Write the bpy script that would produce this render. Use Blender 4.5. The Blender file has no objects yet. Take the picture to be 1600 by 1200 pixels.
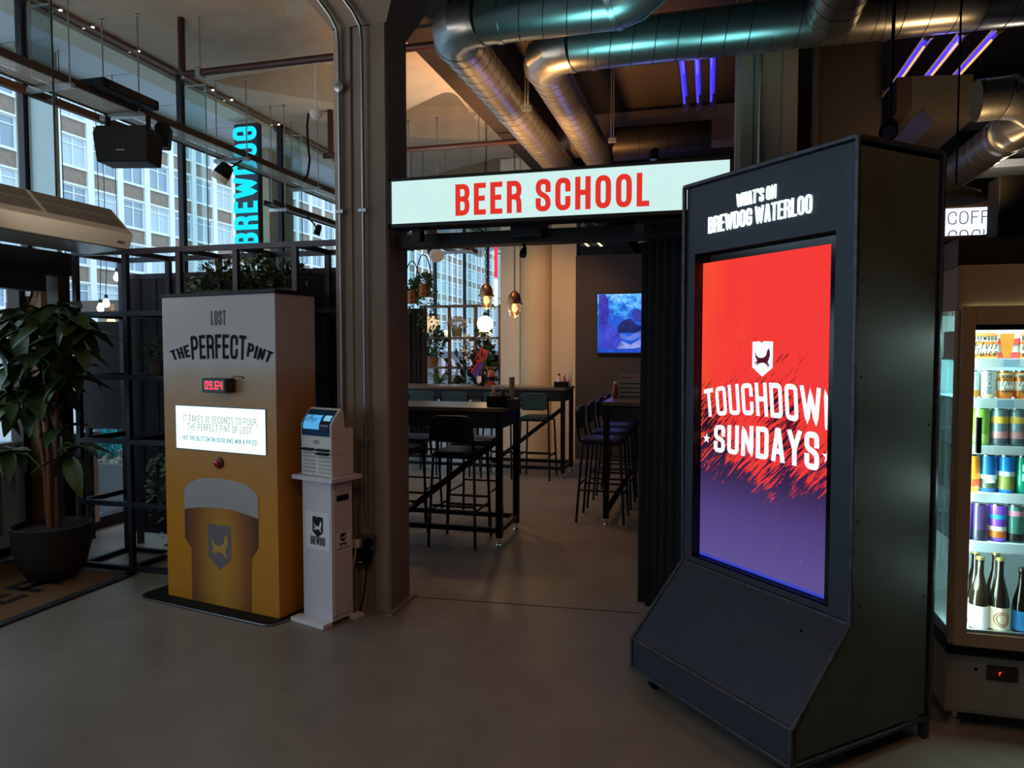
import bpy, bmesh, math, random
from mathutils import Vector, Matrix

# ------------------------------------------------------------------ camera, sky, lights, exposure
SC = bpy.context.scene
COL = SC.collection
FPX, EYE, YAW, PITCH = 1130.0, 1.6, math.radians(15.2), math.radians(2.7)
cam_d = bpy.data.cameras.new('camera'); cam_d.sensor_width = 36; cam_d.lens = FPX / 1600 * 36
cam_d.clip_end = 400; cam_d.clip_start = 0.05
cam = bpy.data.objects.new('camera', cam_d); COL.objects.link(cam)
cam.location = (0, 0, EYE); cam.rotation_euler = (math.pi / 2 - PITCH, 0, YAW)
SC.camera = cam
SC.view_settings.view_transform = 'Standard'; SC.view_settings.look = 'None'
SC.view_settings.gamma = 1; SC.view_settings.use_curve_mapping = False
SC.view_settings.exposure = 0.0
W = bpy.data.worlds.new('overcast_sky'); SC.world = W; W.use_nodes = True
bgn = W.node_tree.nodes['Background']
bgn.inputs[0].default_value = (0.60, 0.81, 1.0, 1); bgn.inputs[1].default_value = 2.3

def lamp(name, kind, loc, power, color, size=0.1, target=None, angle=None, blend=0.6):
    d = bpy.data.lights.new(name, kind); d.energy = power; d.color = color
    if kind in ('POINT', 'SPOT'): d.shadow_soft_size = size
    if kind == 'AREA': d.size = size
    if angle: d.spot_size = math.radians(angle); d.spot_blend = blend
    o = bpy.data.objects.new(name, d); COL.objects.link(o); o.location = loc
    if target is not None:
        o.rotation_euler = (Vector(target) - Vector(loc)).to_track_quat('-Z', 'Y').to_euler()
    return o
WARM = (1.0, 0.70, 0.45); NEUT = (1.0, 0.86, 0.72); TEAL = (0.25, 0.85, 0.85); BLUEV = (0.30, 0.25, 1.0)
# unseen ceiling spots of hall, bar and back room; duct and column fills added
for nm, lo, ta, pw, co, an in (
        ('hall_spot', (-1.6, -0.6, 4.2), (-2.6, 2.6, 0), 40, NEUT, 95),
        ('hall_spot', (-3.6, 1.2, 4.2), (-3.2, 3.0, 0.0), 14, NEUT, 95),
        ('hall_spot', (0.2, 0.2, 4.2), (-0.3, 2.4, 0), 46, (1.0, 0.60, 0.36), 95),
        ('bar_spot', (2.6, 1.6, 4.1), (1.4, 3.0, 0.3), 40, (1.0, 0.50, 0.24), 100),
        ('school_spot', (-2.9, 7.4, 4.0), (-2.6, 7.6, 0), 80, (1.0, 0.56, 0.30), 110),
        ('school_spot', (-0.9, 8.6, 4.0), (-1.4, 9.6, 0.4), 42, (1.0, 0.58, 0.34), 110),
        ('column_warm_fill', (-2.0, 8.6, 2.6), (-2.3, 10.6, 1.6), 75, (1.0, 0.52, 0.20), 95),  # added warm fill on the far columns, no fixture
        ('duct_warm_fill', (-1.45, 5.7, 2.75), (-1.55, 6.1, 4.0), 210, (1.0, 0.45, 0.15), 105),  # added bare lamps below the ducts, for their bronze highlights
        ('duct_warm_fill', (-1.45, 7.1, 2.75), (-1.55, 7.4, 4.0), 290, (1.0, 0.45, 0.15), 105),
        ('duct_warm_fill', (-2.3, 8.2, 2.6), (-1.7, 7.8, 4.0), 60, (1.0, 0.45, 0.15), 90),
        ('duct_warm_fill', (1.62, 5.15, 2.55), (1.65, 6.0, 3.5), 34, (1.0, 0.58, 0.25), 120),  # added bare warm fill below the ventilation box
        ):
    lamp(nm, 'SPOT', lo, pw, co, 0.12, ta, an)
lamp('duct_teal_fill', 'SPOT', (-0.75, 4.2, 2.7), 44, TEAL, 0.3, (-0.95, 4.95, 3.8), 72)  # added unseen teal spot that lights the nearer duct, not sign leakage
lamp('duct_teal_fill', 'SPOT', (0.15, 4.5, 2.7), 22, TEAL, 0.3, (0.0, 5.4, 3.9), 60)  # second added teal spot, aimed up at the farther duct
lamp('ceiling_fill', 'SPOT', (-3.7, 3.2, 2.5), 120, (1.0, 0.84, 0.68), 0.9, (-3.7, 4.6, 4.46), 150)  # added upward fill to brighten the concrete ceiling, no fixture
lamp('school_ceiling_fill', 'SPOT', (-3.3, 7.6, 3.1), 60, (1.0, 0.84, 0.66), 0.3, (-3.4, 8.2, 4.46), 150)  # same kind of added fill for the back room ceiling
lamp('violet_wash', 'POINT', (-0.6, 8.4, 2.2), 7, BLUEV, 0.2)

# ------------------------------------------------------------------ photo pixel -> point
F0 = Vector((-math.sin(YAW), math.cos(YAW), 0)); R0 = Vector((math.cos(YAW), math.sin(YAW), 0)); UPZ = Vector((0, 0, 1))
FWD = F0 * math.cos(PITCH) - UPZ * math.sin(PITCH); UPV = UPZ * math.cos(PITCH) + F0 * math.sin(PITCH)
EYEP = Vector((0, 0, EYE))
def ray(x, y): return FWD + R0 * ((x - 800) / FPX) + UPV * ((600 - y) / FPX)
def gz(x, y, z=0.0): d = ray(x, y); return EYEP + d * ((z - EYE) / d.z)
def gx(x, y, X): d = ray(x, y); return EYEP + d * (X / d.x)
def gy(x, y, Y): d = ray(x, y); return EYEP + d * (Y / d.y)
def onplane(x, y, p, n):
    d = ray(x, y); return EYEP + d * ((Vector(p) - EYEP).dot(n) / d.dot(n))

# ------------------------------------------------------------------ mesh collector
class MB:
    def __init__(s): s.v = []; s.f = []; s.uv = None
    def add(s, vs, fs):
        o = len(s.v); s.v += [Vector(v) for v in vs]; s.f += [tuple(i + o for i in f) for f in fs]; return s
    def box(s, x0, x1, y0, y1, z0, z1, m=None):
        vs = [Vector((x, y, z)) for z in (z0, z1) for y in (y0, y1) for x in (x0, x1)]
        if m is not None: vs = [m @ v for v in vs]
        return s.add(vs, [(0, 2, 3, 1), (4, 5, 7, 6), (0, 1, 5, 4), (2, 6, 7, 3), (0, 4, 6, 2), (1, 3, 7, 5)])
    def bar(s, p, q, w, h=None, upv=(0, 0, 1)):
        p, q = Vector(p), Vector(q); h = h or w; d = (q - p).normalized(); u = Vector(upv)
        if abs(d.dot(u)) > 0.98: u = Vector((0, 1, 0))
        a = d.cross(u).normalized(); b = a.cross(d)
        vs = [c + a * i * w / 2 + b * j * h / 2 for c in (p, q) for i, j in ((-1, -1), (1, -1), (1, 1), (-1, 1))]
        return s.add(vs, [(0, 1, 2, 3), (7, 6, 5, 4), (0, 4, 5, 1), (1, 5, 6, 2), (2, 6, 7, 3), (3, 7, 4, 0)])
    def tube(s, path, r, n=10, closed=False, caps=True):
        P = [Vector(p) for p in path]; N = len(P); o = len(s.v); prev = None
        rr = r if isinstance(r, (list, tuple)) else [r] * N
        for i, p in enumerate(P):
            if closed: t = P[(i + 1) % N] - P[i - 1]
            else: t = P[min(i + 1, N - 1)] - P[max(i - 1, 0)]
            t = t.normalized() if t.length > 1e-9 else Vector((0, 0, 1))
            if prev is None:
                u = Vector((0, 0, 1)) if abs(t.z) < 0.9 else Vector((1, 0, 0)); a = t.cross(u).normalized()
            else: a = (prev - t * prev.dot(t)).normalized()
            prev = a; b = t.cross(a)
            s.v += [p + (a * math.cos(k * 2 * math.pi / n) + b * math.sin(k * 2 * math.pi / n)) * rr[i] for k in range(n)]
        for i in range(N if closed else N - 1):
            j = (i + 1) % N
            for k in range(n):
                l = (k + 1) % n; s.f.append((o + i * n + k, o + i * n + l, o + j * n + l, o + j * n + k))
        if caps and not closed:
            s.f.append(tuple(o + k for k in range(n - 1, -1, -1))); s.f.append(tuple(o + (N - 1) * n + k for k in range(n)))
        return s
    def lathe(s, prof, n=24, c=(0, 0, 0), axis=None):
        c = Vector(c); o = len(s.v); q = Vector((0, 0, 1)).rotation_difference(Vector(axis)) if axis else None
        for r, z in prof:
            for k in range(n):
                a = k * 2 * math.pi / n; p = Vector((r * math.cos(a), r * math.sin(a), z))
                if q: p = q @ p
                s.v.append(c + p)
        for i in range(len(prof) - 1):
            for k in range(n):
                l = (k + 1) % n; s.f.append((o + i * n + k, o + i * n + l, o + (i + 1) * n + l, o + (i + 1) * n + k))
        if prof[0][0] > 1e-6: s.f.append(tuple(o + k for k in range(n - 1, -1, -1)))
        if prof[-1][0] > 1e-6: s.f.append(tuple(o + (len(prof) - 1) * n + k for k in range(n)))
        return s
    def prism(s, pts, vec):
        pts = [Vector(p) for p in pts]; vec = Vector(vec); n = len(pts)
        fs = [tuple(range(n)), tuple(range(2 * n - 1, n - 1, -1))]
        fs += [(i, i + n, (i + 1) % n + n, (i + 1) % n) for i in range(n)]
        return s.add(pts + [p + vec for p in pts], fs)
    def quad(s, a, b, c, d): return s.add([a, b, c, d], [(0, 1, 2, 3)])
    def poly(s, pts): return s.add(pts, [tuple(range(len(pts)))])
    def build(s, name, mat, parent=None, smooth=None, bevel=0, world=True, recalc=True, solid=0):
        vs = s.v
        if parent is not None and world:
            inv = root_matrix(parent).inverted(); vs = [inv @ v for v in vs]
        me = bpy.data.meshes.new(name); me.from_pydata([tuple(v) for v in vs], [], s.f)
        if recalc:
            bm = bmesh.new(); bm.from_mesh(me); bmesh.ops.recalc_face_normals(bm, faces=bm.faces); bm.to_mesh(me); bm.free()
        if s.uv is not None:
            lay = me.uv_layers.new(name='UVMap')
            for i, l in enumerate(me.loops): lay.data[i].uv = s.uv[l.vertex_index]
        for m in (mat if isinstance(mat, (list, tuple)) else [mat]): me.materials.append(m)
        if smooth:
            me.polygons.foreach_set('use_smooth', [True] * len(me.polygons)); me.set_sharp_from_angle(angle=math.radians(smooth))
        o = bpy.data.objects.new(name, me); COL.objects.link(o)
        if parent is not None: o.parent = parent
        if bevel:
            b = o.modifiers.new('bevel', 'BEVEL'); b.width = bevel; b.segments = 2; b.limit_method = 'ANGLE'; b.angle_limit = math.radians(40)
        if solid:
            q = o.modifiers.new('thick', 'SOLIDIFY'); q.thickness = solid
        return o
def root_matrix(o):
    m = o.matrix_basis.copy()
    while o.parent is not None: o = o.parent; m = o.matrix_basis @ m
    return m
def B(x0, x1, y0, y1, z0, z1, m=None): return MB().box(min(x0, x1), max(x0, x1), min(y0, y1), max(y0, y1), min(z0, z1), max(z0, z1), m)
def tag(o, label, cat=None, group=None, kind=None):
    o['label'] = label
    if cat: o['category'] = cat
    if group: o['group'] = group
    if kind: o['kind'] = kind
    return o
def thing(name, label, cat, loc=(0, 0, 0), rz=0.0, group=None):
    o = bpy.data.objects.new(name, None); COL.objects.link(o); o.location = loc; o.rotation_euler = (0, 0, rz)
    o.empty_display_size = 0.1; return tag(o, label, cat, group)
def dup(root, loc, rz=None, label=None, group=None):
    r = root.copy(); COL.objects.link(r); r.location = loc
    if rz is not None: r.rotation_euler = (0, 0, rz)
    if label: r['label'] = label
    if group: r['group'] = group
    for ch in list(root.children):
        c = ch.copy(); COL.objects.link(c); c.parent = r
        for g in list(ch.children):
            d = g.copy(); COL.objects.link(d); d.parent = c
    return r
def struct(o, label): o['kind'] = 'structure'; o['label'] = label; return o
class Fr:                                   # a local frame: x along a front, y into depth, z up
    def __init__(s, o, rz): s.o = Vector(o); s.rz = rz; s.m = Matrix.Translation(s.o) @ Matrix.Rotation(rz, 4, 'Z')
    def w(s, x, y, z): return s.m @ Vector((x, y, z))
    def pix(s, px, py, yl=0.0):             # photo pixel -> (x, z) on the local plane y = yl
        n = (s.m.to_3x3() @ Vector((0, 1, 0))); p = s.m.inverted() @ onplane(px, py, s.w(0, yl, 0), n); return p.x, p.z

# ------------------------------------------------------------------ materials
def lin(c):
    if isinstance(c, str): c = tuple(int(c[i:i + 2], 16) for i in (0, 2, 4))
    return tuple(((v / 255) / 12.92 if v / 255 <= 0.04045 else ((v / 255 + 0.055) / 1.055) ** 2.4) for v in c) + (1.0,)
MATS = {}
class NT:
    def __init__(s, name):
        s.m = bpy.data.materials.new(name); s.m.use_nodes = True; s.t = s.m.node_tree; s.t.nodes.clear()
        s.out = s.n('ShaderNodeOutputMaterial')
    def n(s, typ, **kw):
        nd = s.t.nodes.new(typ)
        for k, v in kw.items():
            if k in nd.inputs.keys(): nd.inputs[k].default_value = v
            else: setattr(nd, k, v)
        return nd
    def l(s, a, b): s.t.links.new(a, b)
    def math(s, op, a, b=None, clamp=False):
        nd = s.n('ShaderNodeMath', operation=op); nd.use_clamp = clamp
        for i, v in enumerate((a, b)):
            if v is None: continue
            if hasattr(v, 'is_output'): s.l(v, nd.inputs[i])
            else: nd.inputs[i].default_value = v
        return nd.outputs[0]
    def mix(s, fac, a, b, blend='MIX'):
        nd = s.n('ShaderNodeMix', data_type='RGBA', blend_type=blend)
        for i, v in ((0, fac), (6, a), (7, b)):
            if hasattr(v, 'is_output'): s.l(v, nd.inputs[i])
            else: nd.inputs[i].default_value = v
        return nd.outputs[2]
    def noise(s, scale, detail=4.0, rough=0.5, vec=None, sc=None):
        if vec is None: vec = s.n('ShaderNodeTexCoord').outputs['Object']
        if sc:
            mp = s.n('ShaderNodeMapping'); mp.inputs['Scale'].default_value = sc; s.l(vec, mp.inputs[0]); vec = mp.outputs[0]
        nd = s.n('ShaderNodeTexNoise'); nd.inputs['Scale'].default_value = scale; nd.inputs['Detail'].default_value = detail
        nd.inputs['Roughness'].default_value = rough; s.l(vec, nd.inputs['Vector']); return nd.outputs[0]
    def ramp(s, fac, stops):
        nd = s.n('ShaderNodeValToRGB'); cr = nd.color_ramp
        while len(cr.elements) < len(stops): cr.elements.new(0.5)
        for e, (p, c) in zip(cr.elements, stops): e.position = p; e.color = c if len(c) == 4 else lin(c)
        s.l(fac, nd.inputs[0]); return nd.outputs[0]
    def surf(s, sh): s.l(sh, s.out.inputs[0]); return s.m
    def pbr(s, color, rough=0.5, metal=0.0, spec=0.5, bump=None):
        b = s.n('ShaderNodeBsdfPrincipled')
        for k, v in (('Base Color', color), ('Roughness', rough), ('Metallic', metal), ('Specular IOR Level', spec)):
            if hasattr(v, 'is_output'): s.l(v, b.inputs[k])
            else: b.inputs[k].default_value = v
        if bump:
            bn = s.n('ShaderNodeBump'); bn.inputs['Strength'].default_value = bump[1]; bn.inputs['Distance'].default_value = bump[2] if len(bump) > 2 else 0.01
            s.l(bump[0], bn.inputs['Height']); s.l(bn.outputs[0], b.inputs['Normal'])
        return b
def mat(name, c, rough=0.5, metal=0.0, vary=0.12, scale=6.0, spec=0.5, bump=0.0, bscale=40.0):
    if name in MATS: return MATS[name]
    t = NT(name); c = lin(c); d = tuple(max(0, v * (1 - 2 * vary)) for v in c[:3]) + (1,); e = tuple(min(1, v * (1 + vary)) for v in c[:3]) + (1,)
    col = t.mix(t.noise(scale), d, e)
    bp = (t.noise(bscale), bump, 0.004) if bump else None
    MATS[name] = t.surf(t.pbr(col, rough, metal, spec, bp).outputs[0]); return MATS[name]
def emit(name, c, strength):
    if name in MATS: return MATS[name]
    t = NT(name); e = t.n('ShaderNodeEmission'); e.inputs[0].default_value = lin(c); e.inputs[1].default_value = strength
    MATS[name] = t.surf(e.outputs[0]); return MATS[name]
def glass(name, tint, gloss=0.08, rough=0.02):
    if name in MATS: return MATS[name]
    t = NT(name); a = t.n('ShaderNodeBsdfTransparent'); a.inputs[0].default_value = tint
    g = t.n('ShaderNodeBsdfGlossy'); g.inputs['Roughness'].default_value = rough
    fr = t.n('ShaderNodeFresnel'); fr.inputs[0].default_value = 1.45
    mx = t.n('ShaderNodeMixShader'); t.l(t.math('ADD', t.math('MULTIPLY', fr.outputs[0], 0.7), gloss * 0.2, True), mx.inputs[0])
    t.l(a.outputs[0], mx.inputs[1]); t.l(g.outputs[0], mx.inputs[2]); MATS[name] = t.surf(mx.outputs[0]); return MATS[name]

def concrete(name, c1, c2, rough, streak=False, bump=0.15):
    t = NT(name); n1 = t.noise(1.3, 6, 0.6); n2 = t.noise(22, 5, 0.65); n3 = t.noise(5.0, 3, 0.5, sc=(1, 1, 0.12) if streak else None)
    f = t.math('ADD', t.math('MULTIPLY', n1, 0.55), t.math('MULTIPLY', n3, 0.45))
    col = t.mix(t.math('MULTIPLY', t.math('SUBTRACT', f, 0.28), 2.2, True), lin(c1), lin(c2))
    pores = t.ramp(n2, [(0.0, (0.45, 0.45, 0.45, 1)), (0.36, (1, 1, 1, 1)), (1, (1, 1, 1, 1))])
    col = t.mix(0.6, col, pores, 'MULTIPLY')
    r = t.math('ADD', t.math('MULTIPLY', n1, 0.25), rough - 0.12)
    MATS[name] = t.surf(t.pbr(col, r, 0, 0.4, (n2, bump, 0.004)).outputs[0]); return MATS[name]
M_floor = concrete('polished_concrete_floor', '6f655b', '8d8377', 0.42, bump=0.05)
M_conc = concrete('raw_concrete', '78685a', '918377', 0.8, True, 0.3)
M_ceil = concrete('ceiling_concrete', '9c9284', 'b3a999', 0.85)
M_dceil = concrete('dark_painted_ceiling', '221c18', '2e2722', 0.8)
M_pave = concrete('outdoor_paving', '8f9296', 'b0b2b4', 0.7)
M_steel = mat('dark_steel', '34343c', 0.45, 0.6, 0.15, bump=0.1)
M_black = mat('black_metal', '0c0c0e', 0.45, 0.3)
M_blackp = mat('black_plastic', '060607', 0.6, spec=0.2)
M_bronze = mat('bronze_post', '3b2f27', 0.5, 0.5)
M_alu = mat('grey_aluminium', '9aa0a4', 0.35, 0.8)
M_galv = mat('galvanised_steel', 'a7abac', 0.34, 0.9, 0.1, 18)
M_white = mat('white_paint', 'cfc6cc', 0.55, vary=0.03)
M_whitep = mat('white_plastic', 'd9d5d2', 0.4, vary=0.03)
M_beige = mat('beige_enamel', 'c6beb0', 0.5, vary=0.04)
M_red = mat('dark_red_pipe', '35100d', 0.5)
M_chrome = mat('chrome', 'd8dadc', 0.15, 1.0, 0.03)
M_glass = glass('clear_glass', (0.93, 0.98, 0.99, 1)); M_fin = glass('green_edge_glass', (0.86, 0.95, 0.94, 1), 0.25)
M_finedge = mat('fin_edge', '7fc3c4', 0.2, vary=0.1)
M_curtain = mat('black_curtain', '0b0b0e', 0.95, vary=0.2)
M_wood = mat('warm_timber', '9a6b43', 0.6, 0, 0.2, 10)

# ------------------------------------------------------------------ stroke lettering (condensed sans)
G = {
 'A': (1, [[(0, 0), (.42, 1), (.58, 1), (1, 0)], [(.2, .28), (.8, .28)]]),
 'B': (1, [[(0, .53), (0, 1), (1, 1, 1), (1, .53, 1), (0, .53)], [(0, 0), (0, .53), (1, .53, 1), (1, 0, 1), (0, 0)]]),
 'C': (1, [[(1, .68), (1, 1, 1), (0, 1, 1), (0, 0, 1), (1, 0, 1), (1, .32)]]),
 'D': (1, [[(0, 0), (0, 1), (1, 1, 1), (1, 0, 1), (0, 0)]]),
 'E': (.85, [[(1, 1), (0, 1), (0, 0), (1, 0)], [(0, .52), (.85, .52)]]),
 'F': (.82, [[(1, 1), (0, 1), (0, 0)], [(0, .52), (.85, .52)]]),
 'G': (1, [[(1, .68), (1, 1, 1), (0, 1, 1), (0, 0, 1), (1, 0, 1), (1, .45), (.6, .45)]]),
 'H': (1, [[(0, 0), (0, 1)], [(1, 0), (1, 1)], [(0, .52), (1, .52)]]),
 'I': (.0, [[(.5, 0), (.5, 1)]]),
 'J': (.8, [[(1, 1), (1, 0, 1), (0, 0, 1), (0, .3)]]),
 'K': (1, [[(0, 0), (0, 1)], [(1, 1), (.05, .42)], [(.3, .58), (1, 0)]]),
 'L': (.8, [[(0, 1), (0, 0), (1, 0)]]),
 'M': (1.35, [[(0, 0), (0, 1), (.5, .25), (1, 1), (1, 0)]]),
 'N': (1, [[(0, 0), (0, 1), (1, 0), (1, 1)]]),
 'O': (1, [[(0, .5), (0, 1, 1), (1, 1, 1), (1, 0, 1), (0, 0, 1), (0, .5)]]),
 'P': (1, [[(0, 0), (0, 1), (1, 1, 1), (1, .46, 1), (0, .46)]]),
 'R': (1, [[(0, 0), (0, 1), (1, 1, 1), (1, .5, 1), (0, .5)], [(.6, .5), (1, .4, 1), (1, 0)]]),
 'S': (1, [[(1, .7), (1, 1, 1), (0, 1, 1), (0, .58, 1), (1, .42, 1), (1, 0, 1), (0, 0, 1), (0, .3)]]),
 'T': (.9, [[(0, 1), (1, 1)], [(.5, 1), (.5, 0)]]),
 'U': (1, [[(0, 1), (0, 0, 1), (1, 0, 1), (1, 1)]]),
 'V': (1, [[(0, 1), (.5, 0), (1, 1)]]),
 'W': (1.5, [[(0, 1), (.24, 0), (.5, .85), (.76, 0), (1, 1)]]),
 'X': (1, [[(0, 0), (1, 1)], [(0, 1), (1, 0)]]),
 'Y': (1, [[(0, 1), (.5, .45), (1, 1)], [(.5, .45), (.5, 0)]]),
 'Z': (.9, [[(0, 1), (1, 1), (0, 0), (1, 0)]]),
 '0': (1, [[(0, .5), (0, 1, 1), (1, 1, 1), (1, 0, 1), (0, 0, 1), (0, .5)]]),
 '1': (.4, [[(0, .8), (.7, 1), (.7, 0)]]),
 '4': (1, [[(0, 1), (0, .45), (1, .45)], [(1, 1), (1, 0)]]),
 '6': (1, [[(1, 1), (0, 1, 1), (0, 0, 1), (1, 0, 1), (1, .5, 1), (0, .5)]]),
 '9': (1, [[(0, 0), (1, 0, 1), (1, 1, 1), (0, 1, 1), (0, .5, 1), (1, .5)]]),
 "'": (.0, [[(.5, .8), (.5, 1)]]), '.': (.0, [[(.5, 0), (.5, .05)]]), ':': (.0, [[(.5, .25), (.5, .3)], [(.5, .7), (.5, .75)]]),
 '!': (.0, [[(.5, 0), (.5, .05)], [(.5, .3), (.5, 1)]]), '?': (.8, [[(0, .75), (0, 1, 1), (1, 1, 1), (1, .55, 1), (.5, .5), (.5, .3)], [(.5, 0), (.5, .05)]]),
 '&': (1, [[(1, 0), (.1, .8), (.5, 1, 1), (.8, .75), (0, .2), (.4, 0, 1), (1, .4)]]),
 # lower-case script used on the cans
 'e': (.7, [[(0, .3), (1, .36), (.8, .6, 1), (.2, .6, 1), (0, .2), (.3, 0, 1), (1, .12)]]), 'l': (.35, [[(.2, .1), (.7, 1), (.2, .9), (.3, 0), (1, .1)]]),
 'v': (.7, [[(0, .6), (.4, 0), (1, .6)]]), 'i': (.25, [[(.2, .6), (.3, 0), (1, .1)], [(.4, .8), (.45, .85)]]), 's': (.5, [[(.9, .55), (.2, .5), (.8, .15), (0, 0)]]),
 'u': (.75, [[(0, .6), (.1, 0, 1), (.8, 0, 1), (.9, .6), (.9, .1), (1.1, .05)]]), 'c': (.6, [[(.9, .5), (.3, .62, 1), (0, .2, 1), (.4, 0, 1), (1, .1)]]), 'k': (.7, [[(0, 0), (0, 1)], [(.9, .6), (.1, .25)], [(.3, .38), (1, 0)]]),
 'n': (.75, [[(0, 0), (0, .62)], [(0, .35), (.1, .62, 1), (1, .62, 1), (1, 0)]]),
}
def rounded(path, r):
    out = []
    n = len(path)
    for i, p in enumerate(path):
        v = Vector((p[0], p[1]))
        if len(p) > 2 and 0 < i < n - 1:
            a = Vector(path[i - 1][:2]); b = Vector(path[i + 1][:2])
            ra = min(r, (a - v).length * 0.5); rb = min(r, (b - v).length * 0.5)
            pa = v + (a - v).normalized() * ra; pb = v + (b - v).normalized() * rb
            for k in range(6):
                t = k / 5; out.append(pa * (1 - t) ** 2 + v * 2 * t * (1 - t) + pb * t * t)
        else: out.append(v)
    return out
def strokes(path, t, y0, y1, step):
    P = []
    for a, b in zip(path, path[1:]):
        if (b - a).length < 1e-6: continue
        k = max(1, int((b - a).length / step))
        if not P: P.append(a)
        P += [a.lerp(b, (i + 1) / k) for i in range(k)]
    if len(P) < 2: return []
    closed = (P[0] - P[-1]).length < 1e-5
    if not closed:
        P[0] = P[0] + (P[0] - P[1]).normalized() * t / 2; P[-1] = P[-1] + (P[-1] - P[-2]).normalized() * t / 2
    L = []; N = len(P)
    for i in range(N):
        if closed: d0 = P[i] - P[i - 1] if i else P[0] - P[-2]; d1 = P[(i + 1) % N] - P[i] if i < N - 1 else P[1] - P[0]
        else: d0 = P[i] - P[i - 1] if i else P[1] - P[0]; d1 = P[i + 1] - P[i] if i < N - 1 else P[-1] - P[-2]
        d0 = d0.normalized(); d1 = d1.normalized(); n0 = Vector((-d0.y, d0.x)); n1 = Vector((-d1.y, d1.x)); m = (n0 + n1)
        m = m.normalized() if m.length > 1e-3 else n0
        k = t / 2 / max(0.45, m.dot(n0)); a, b = P[i] + m * k, P[i] - m * k
        for q in (a, b): q.y = min(max(q.y, y0), y1)
        L.append((a, b))
    return L
def text_width(s, cw, t, gap, space):
    w = 0
    for ch in s: w += space if ch == ' ' else (max(G[ch][0] * cw, 0) + (t if G[ch][0] == 0 else 0)) + gap
    return w - gap
def text(mb, s, h, f, width=None, cw=0.40, t=0.13, gap=0.09, space=0.28, anchor=0.5, warp=None, rad=0.22, thick=None, slant=0.0):
    """letters s of height h; f(x, y) -> 3-D point; x is centred by anchor; width rescales the line; warp(u, y)->(x, y), u in 0..1"""
    W0 = text_width(s, cw, t, gap, space); sx = (width / (W0 * h)) if width else 1.0
    x = 0.0
    for ch in s:
        if ch == ' ': x += space; continue
        g, paths = G[ch]; wch = g * cw if g else t
        for p in paths:
            pts = []
            for q in p:
                gx_ = (x + (wch / 2 if not g else t / 2 + q[0] * (wch - t))); gy_ = t / 2 + q[1] * (1 - t)
                pts.append((gx_ * sx, gy_) + tuple(q[2:]))
            for_s = strokes(rounded(pts, rad), t * (sx if sx < 1 else 1), 0, 1, 0.12)
            if not for_s: continue
            vs = []
            for a, b in for_s:
                for v in (a, b):
                    X, Y = v.x + slant * v.y, v.y
                    if warp: X, Y = warp(X / (W0 * sx), Y); 
                    else: X = (X - anchor * W0 * sx)
                    vs.append(f(X * h, Y * h))
            o = len(mb.v); mb.v += [Vector(v) for v in vs]
            for i in range(len(for_s) - 1): mb.f.append((o + 2 * i, o + 2 * i + 1, o + 2 * i + 3, o + 2 * i + 2))
        x += wch + gap
    if thick:
        vec = Vector(thick); n = len(mb.v); mb.v += [v + vec for v in mb.v]; fs = list(mb.f)
        from collections import Counter
        ed = Counter()
        for q in fs:
            for i in range(len(q)): ed[frozenset((q[i], q[(i + 1) % len(q)]))] += 1
        for q in fs:
            mb.f.append(tuple(i + n for i in reversed(q)))
            for i in range(len(q)):
                a, b = q[i], q[(i + 1) % len(q)]
                if ed[frozenset((a, b))] == 1: mb.f.append((a, a + n, b + n, b))
    return mb
SHIELD = [(0, .97), (.36, .985), (.44, .94), (.5, .96), (.56, .985), (.64, .985), (1, .97), (1, .26), (.5, 0), (0, .26)]
DOG = [(.13, .72), (.2, .60), (.33, .53), (.50, .52), (.64, .56), (.70, .62), (.72, .70), (.80, .80), (.86, .70), (.87, .60), (.82, .48), (.76, .41), (.86, .31), (.84, .29), (.72, .37), (.82, .28), (.79, .27), (.66, .37), (.52, .39), (.36, .37), (.22, .31), (.20, .33), (.27, .39), (.13, .36), (.14, .39), (.25, .44), (.16, .56)]
def emblem(mb, pts, f, w, h):
    mb.poly([f(x * w, y * h) for x, y in pts]); return mb
# ================================================================== THE SETTING
XG = -5.3; ZC = 4.46; YB = 20.0
struct(B(XG - .05, 7, -4, YB, -.1, 0).build('floor', M_floor), 'polished grey-brown concrete floor')
struct(B(-60, XG - .05, -10, 150, -.12, -.03).build('ground', M_pave), 'pale paving of the street outside')
jb = MB().bar(gz(640, 932, .001), gz(1000, 958, .001), .008, .002)
struct(jb.build('trim_1', mat('joint_filler', '2a231e', .8)), 'thin dark joint line across the floor')
# ceiling slab: flat soffit with hand-placed sunk coffers
def sunk_ceiling(name, x0, x1, y0, y1, holes, depth, m, label):
    bm = bmesh.new(); loops = []
    def ring(pts, z):
        vs = [bm.verts.new((p[0], p[1], z)) for p in pts]
        return vs, [bm.edges.new((vs[i], vs[(i + 1) % len(vs)])) for i in range(len(vs))]
    e_all = []
    _, e = ring([(x0, y0), (x1, y0), (x1, y1), (x0, y1)], ZC); e_all += e
    for h in holes:
        vs, e = ring(h, ZC); e_all += e; loops.append(vs)
    bmesh.ops.triangle_fill(bm, edges=e_all, use_beauty=True, use_dissolve=False)
    for vs in loops:
        top = [bm.verts.new((v.co.x, v.co.y, ZC + depth)) for v in vs]; n = len(vs)
        cx = sum(v.co.x for v in vs) / n; cy = sum(v.co.y for v in vs) / n
        for i in range(n):
            t = top[i]
            t.co.x += (cx - t.co.x) * .06; t.co.y += (cy - t.co.y) * .06
        for i in range(n): bm.faces.new((vs[i], vs[(i + 1) % n], top[(i + 1) % n], top[i]))
        bm.faces.new(top)
    me = bpy.data.meshes.new(name); bm.to_mesh(me); bm.free(); me.materials.append(m)
    o = bpy.data.objects.new(name, me); COL.objects.link(o); return struct(o, label)
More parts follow.
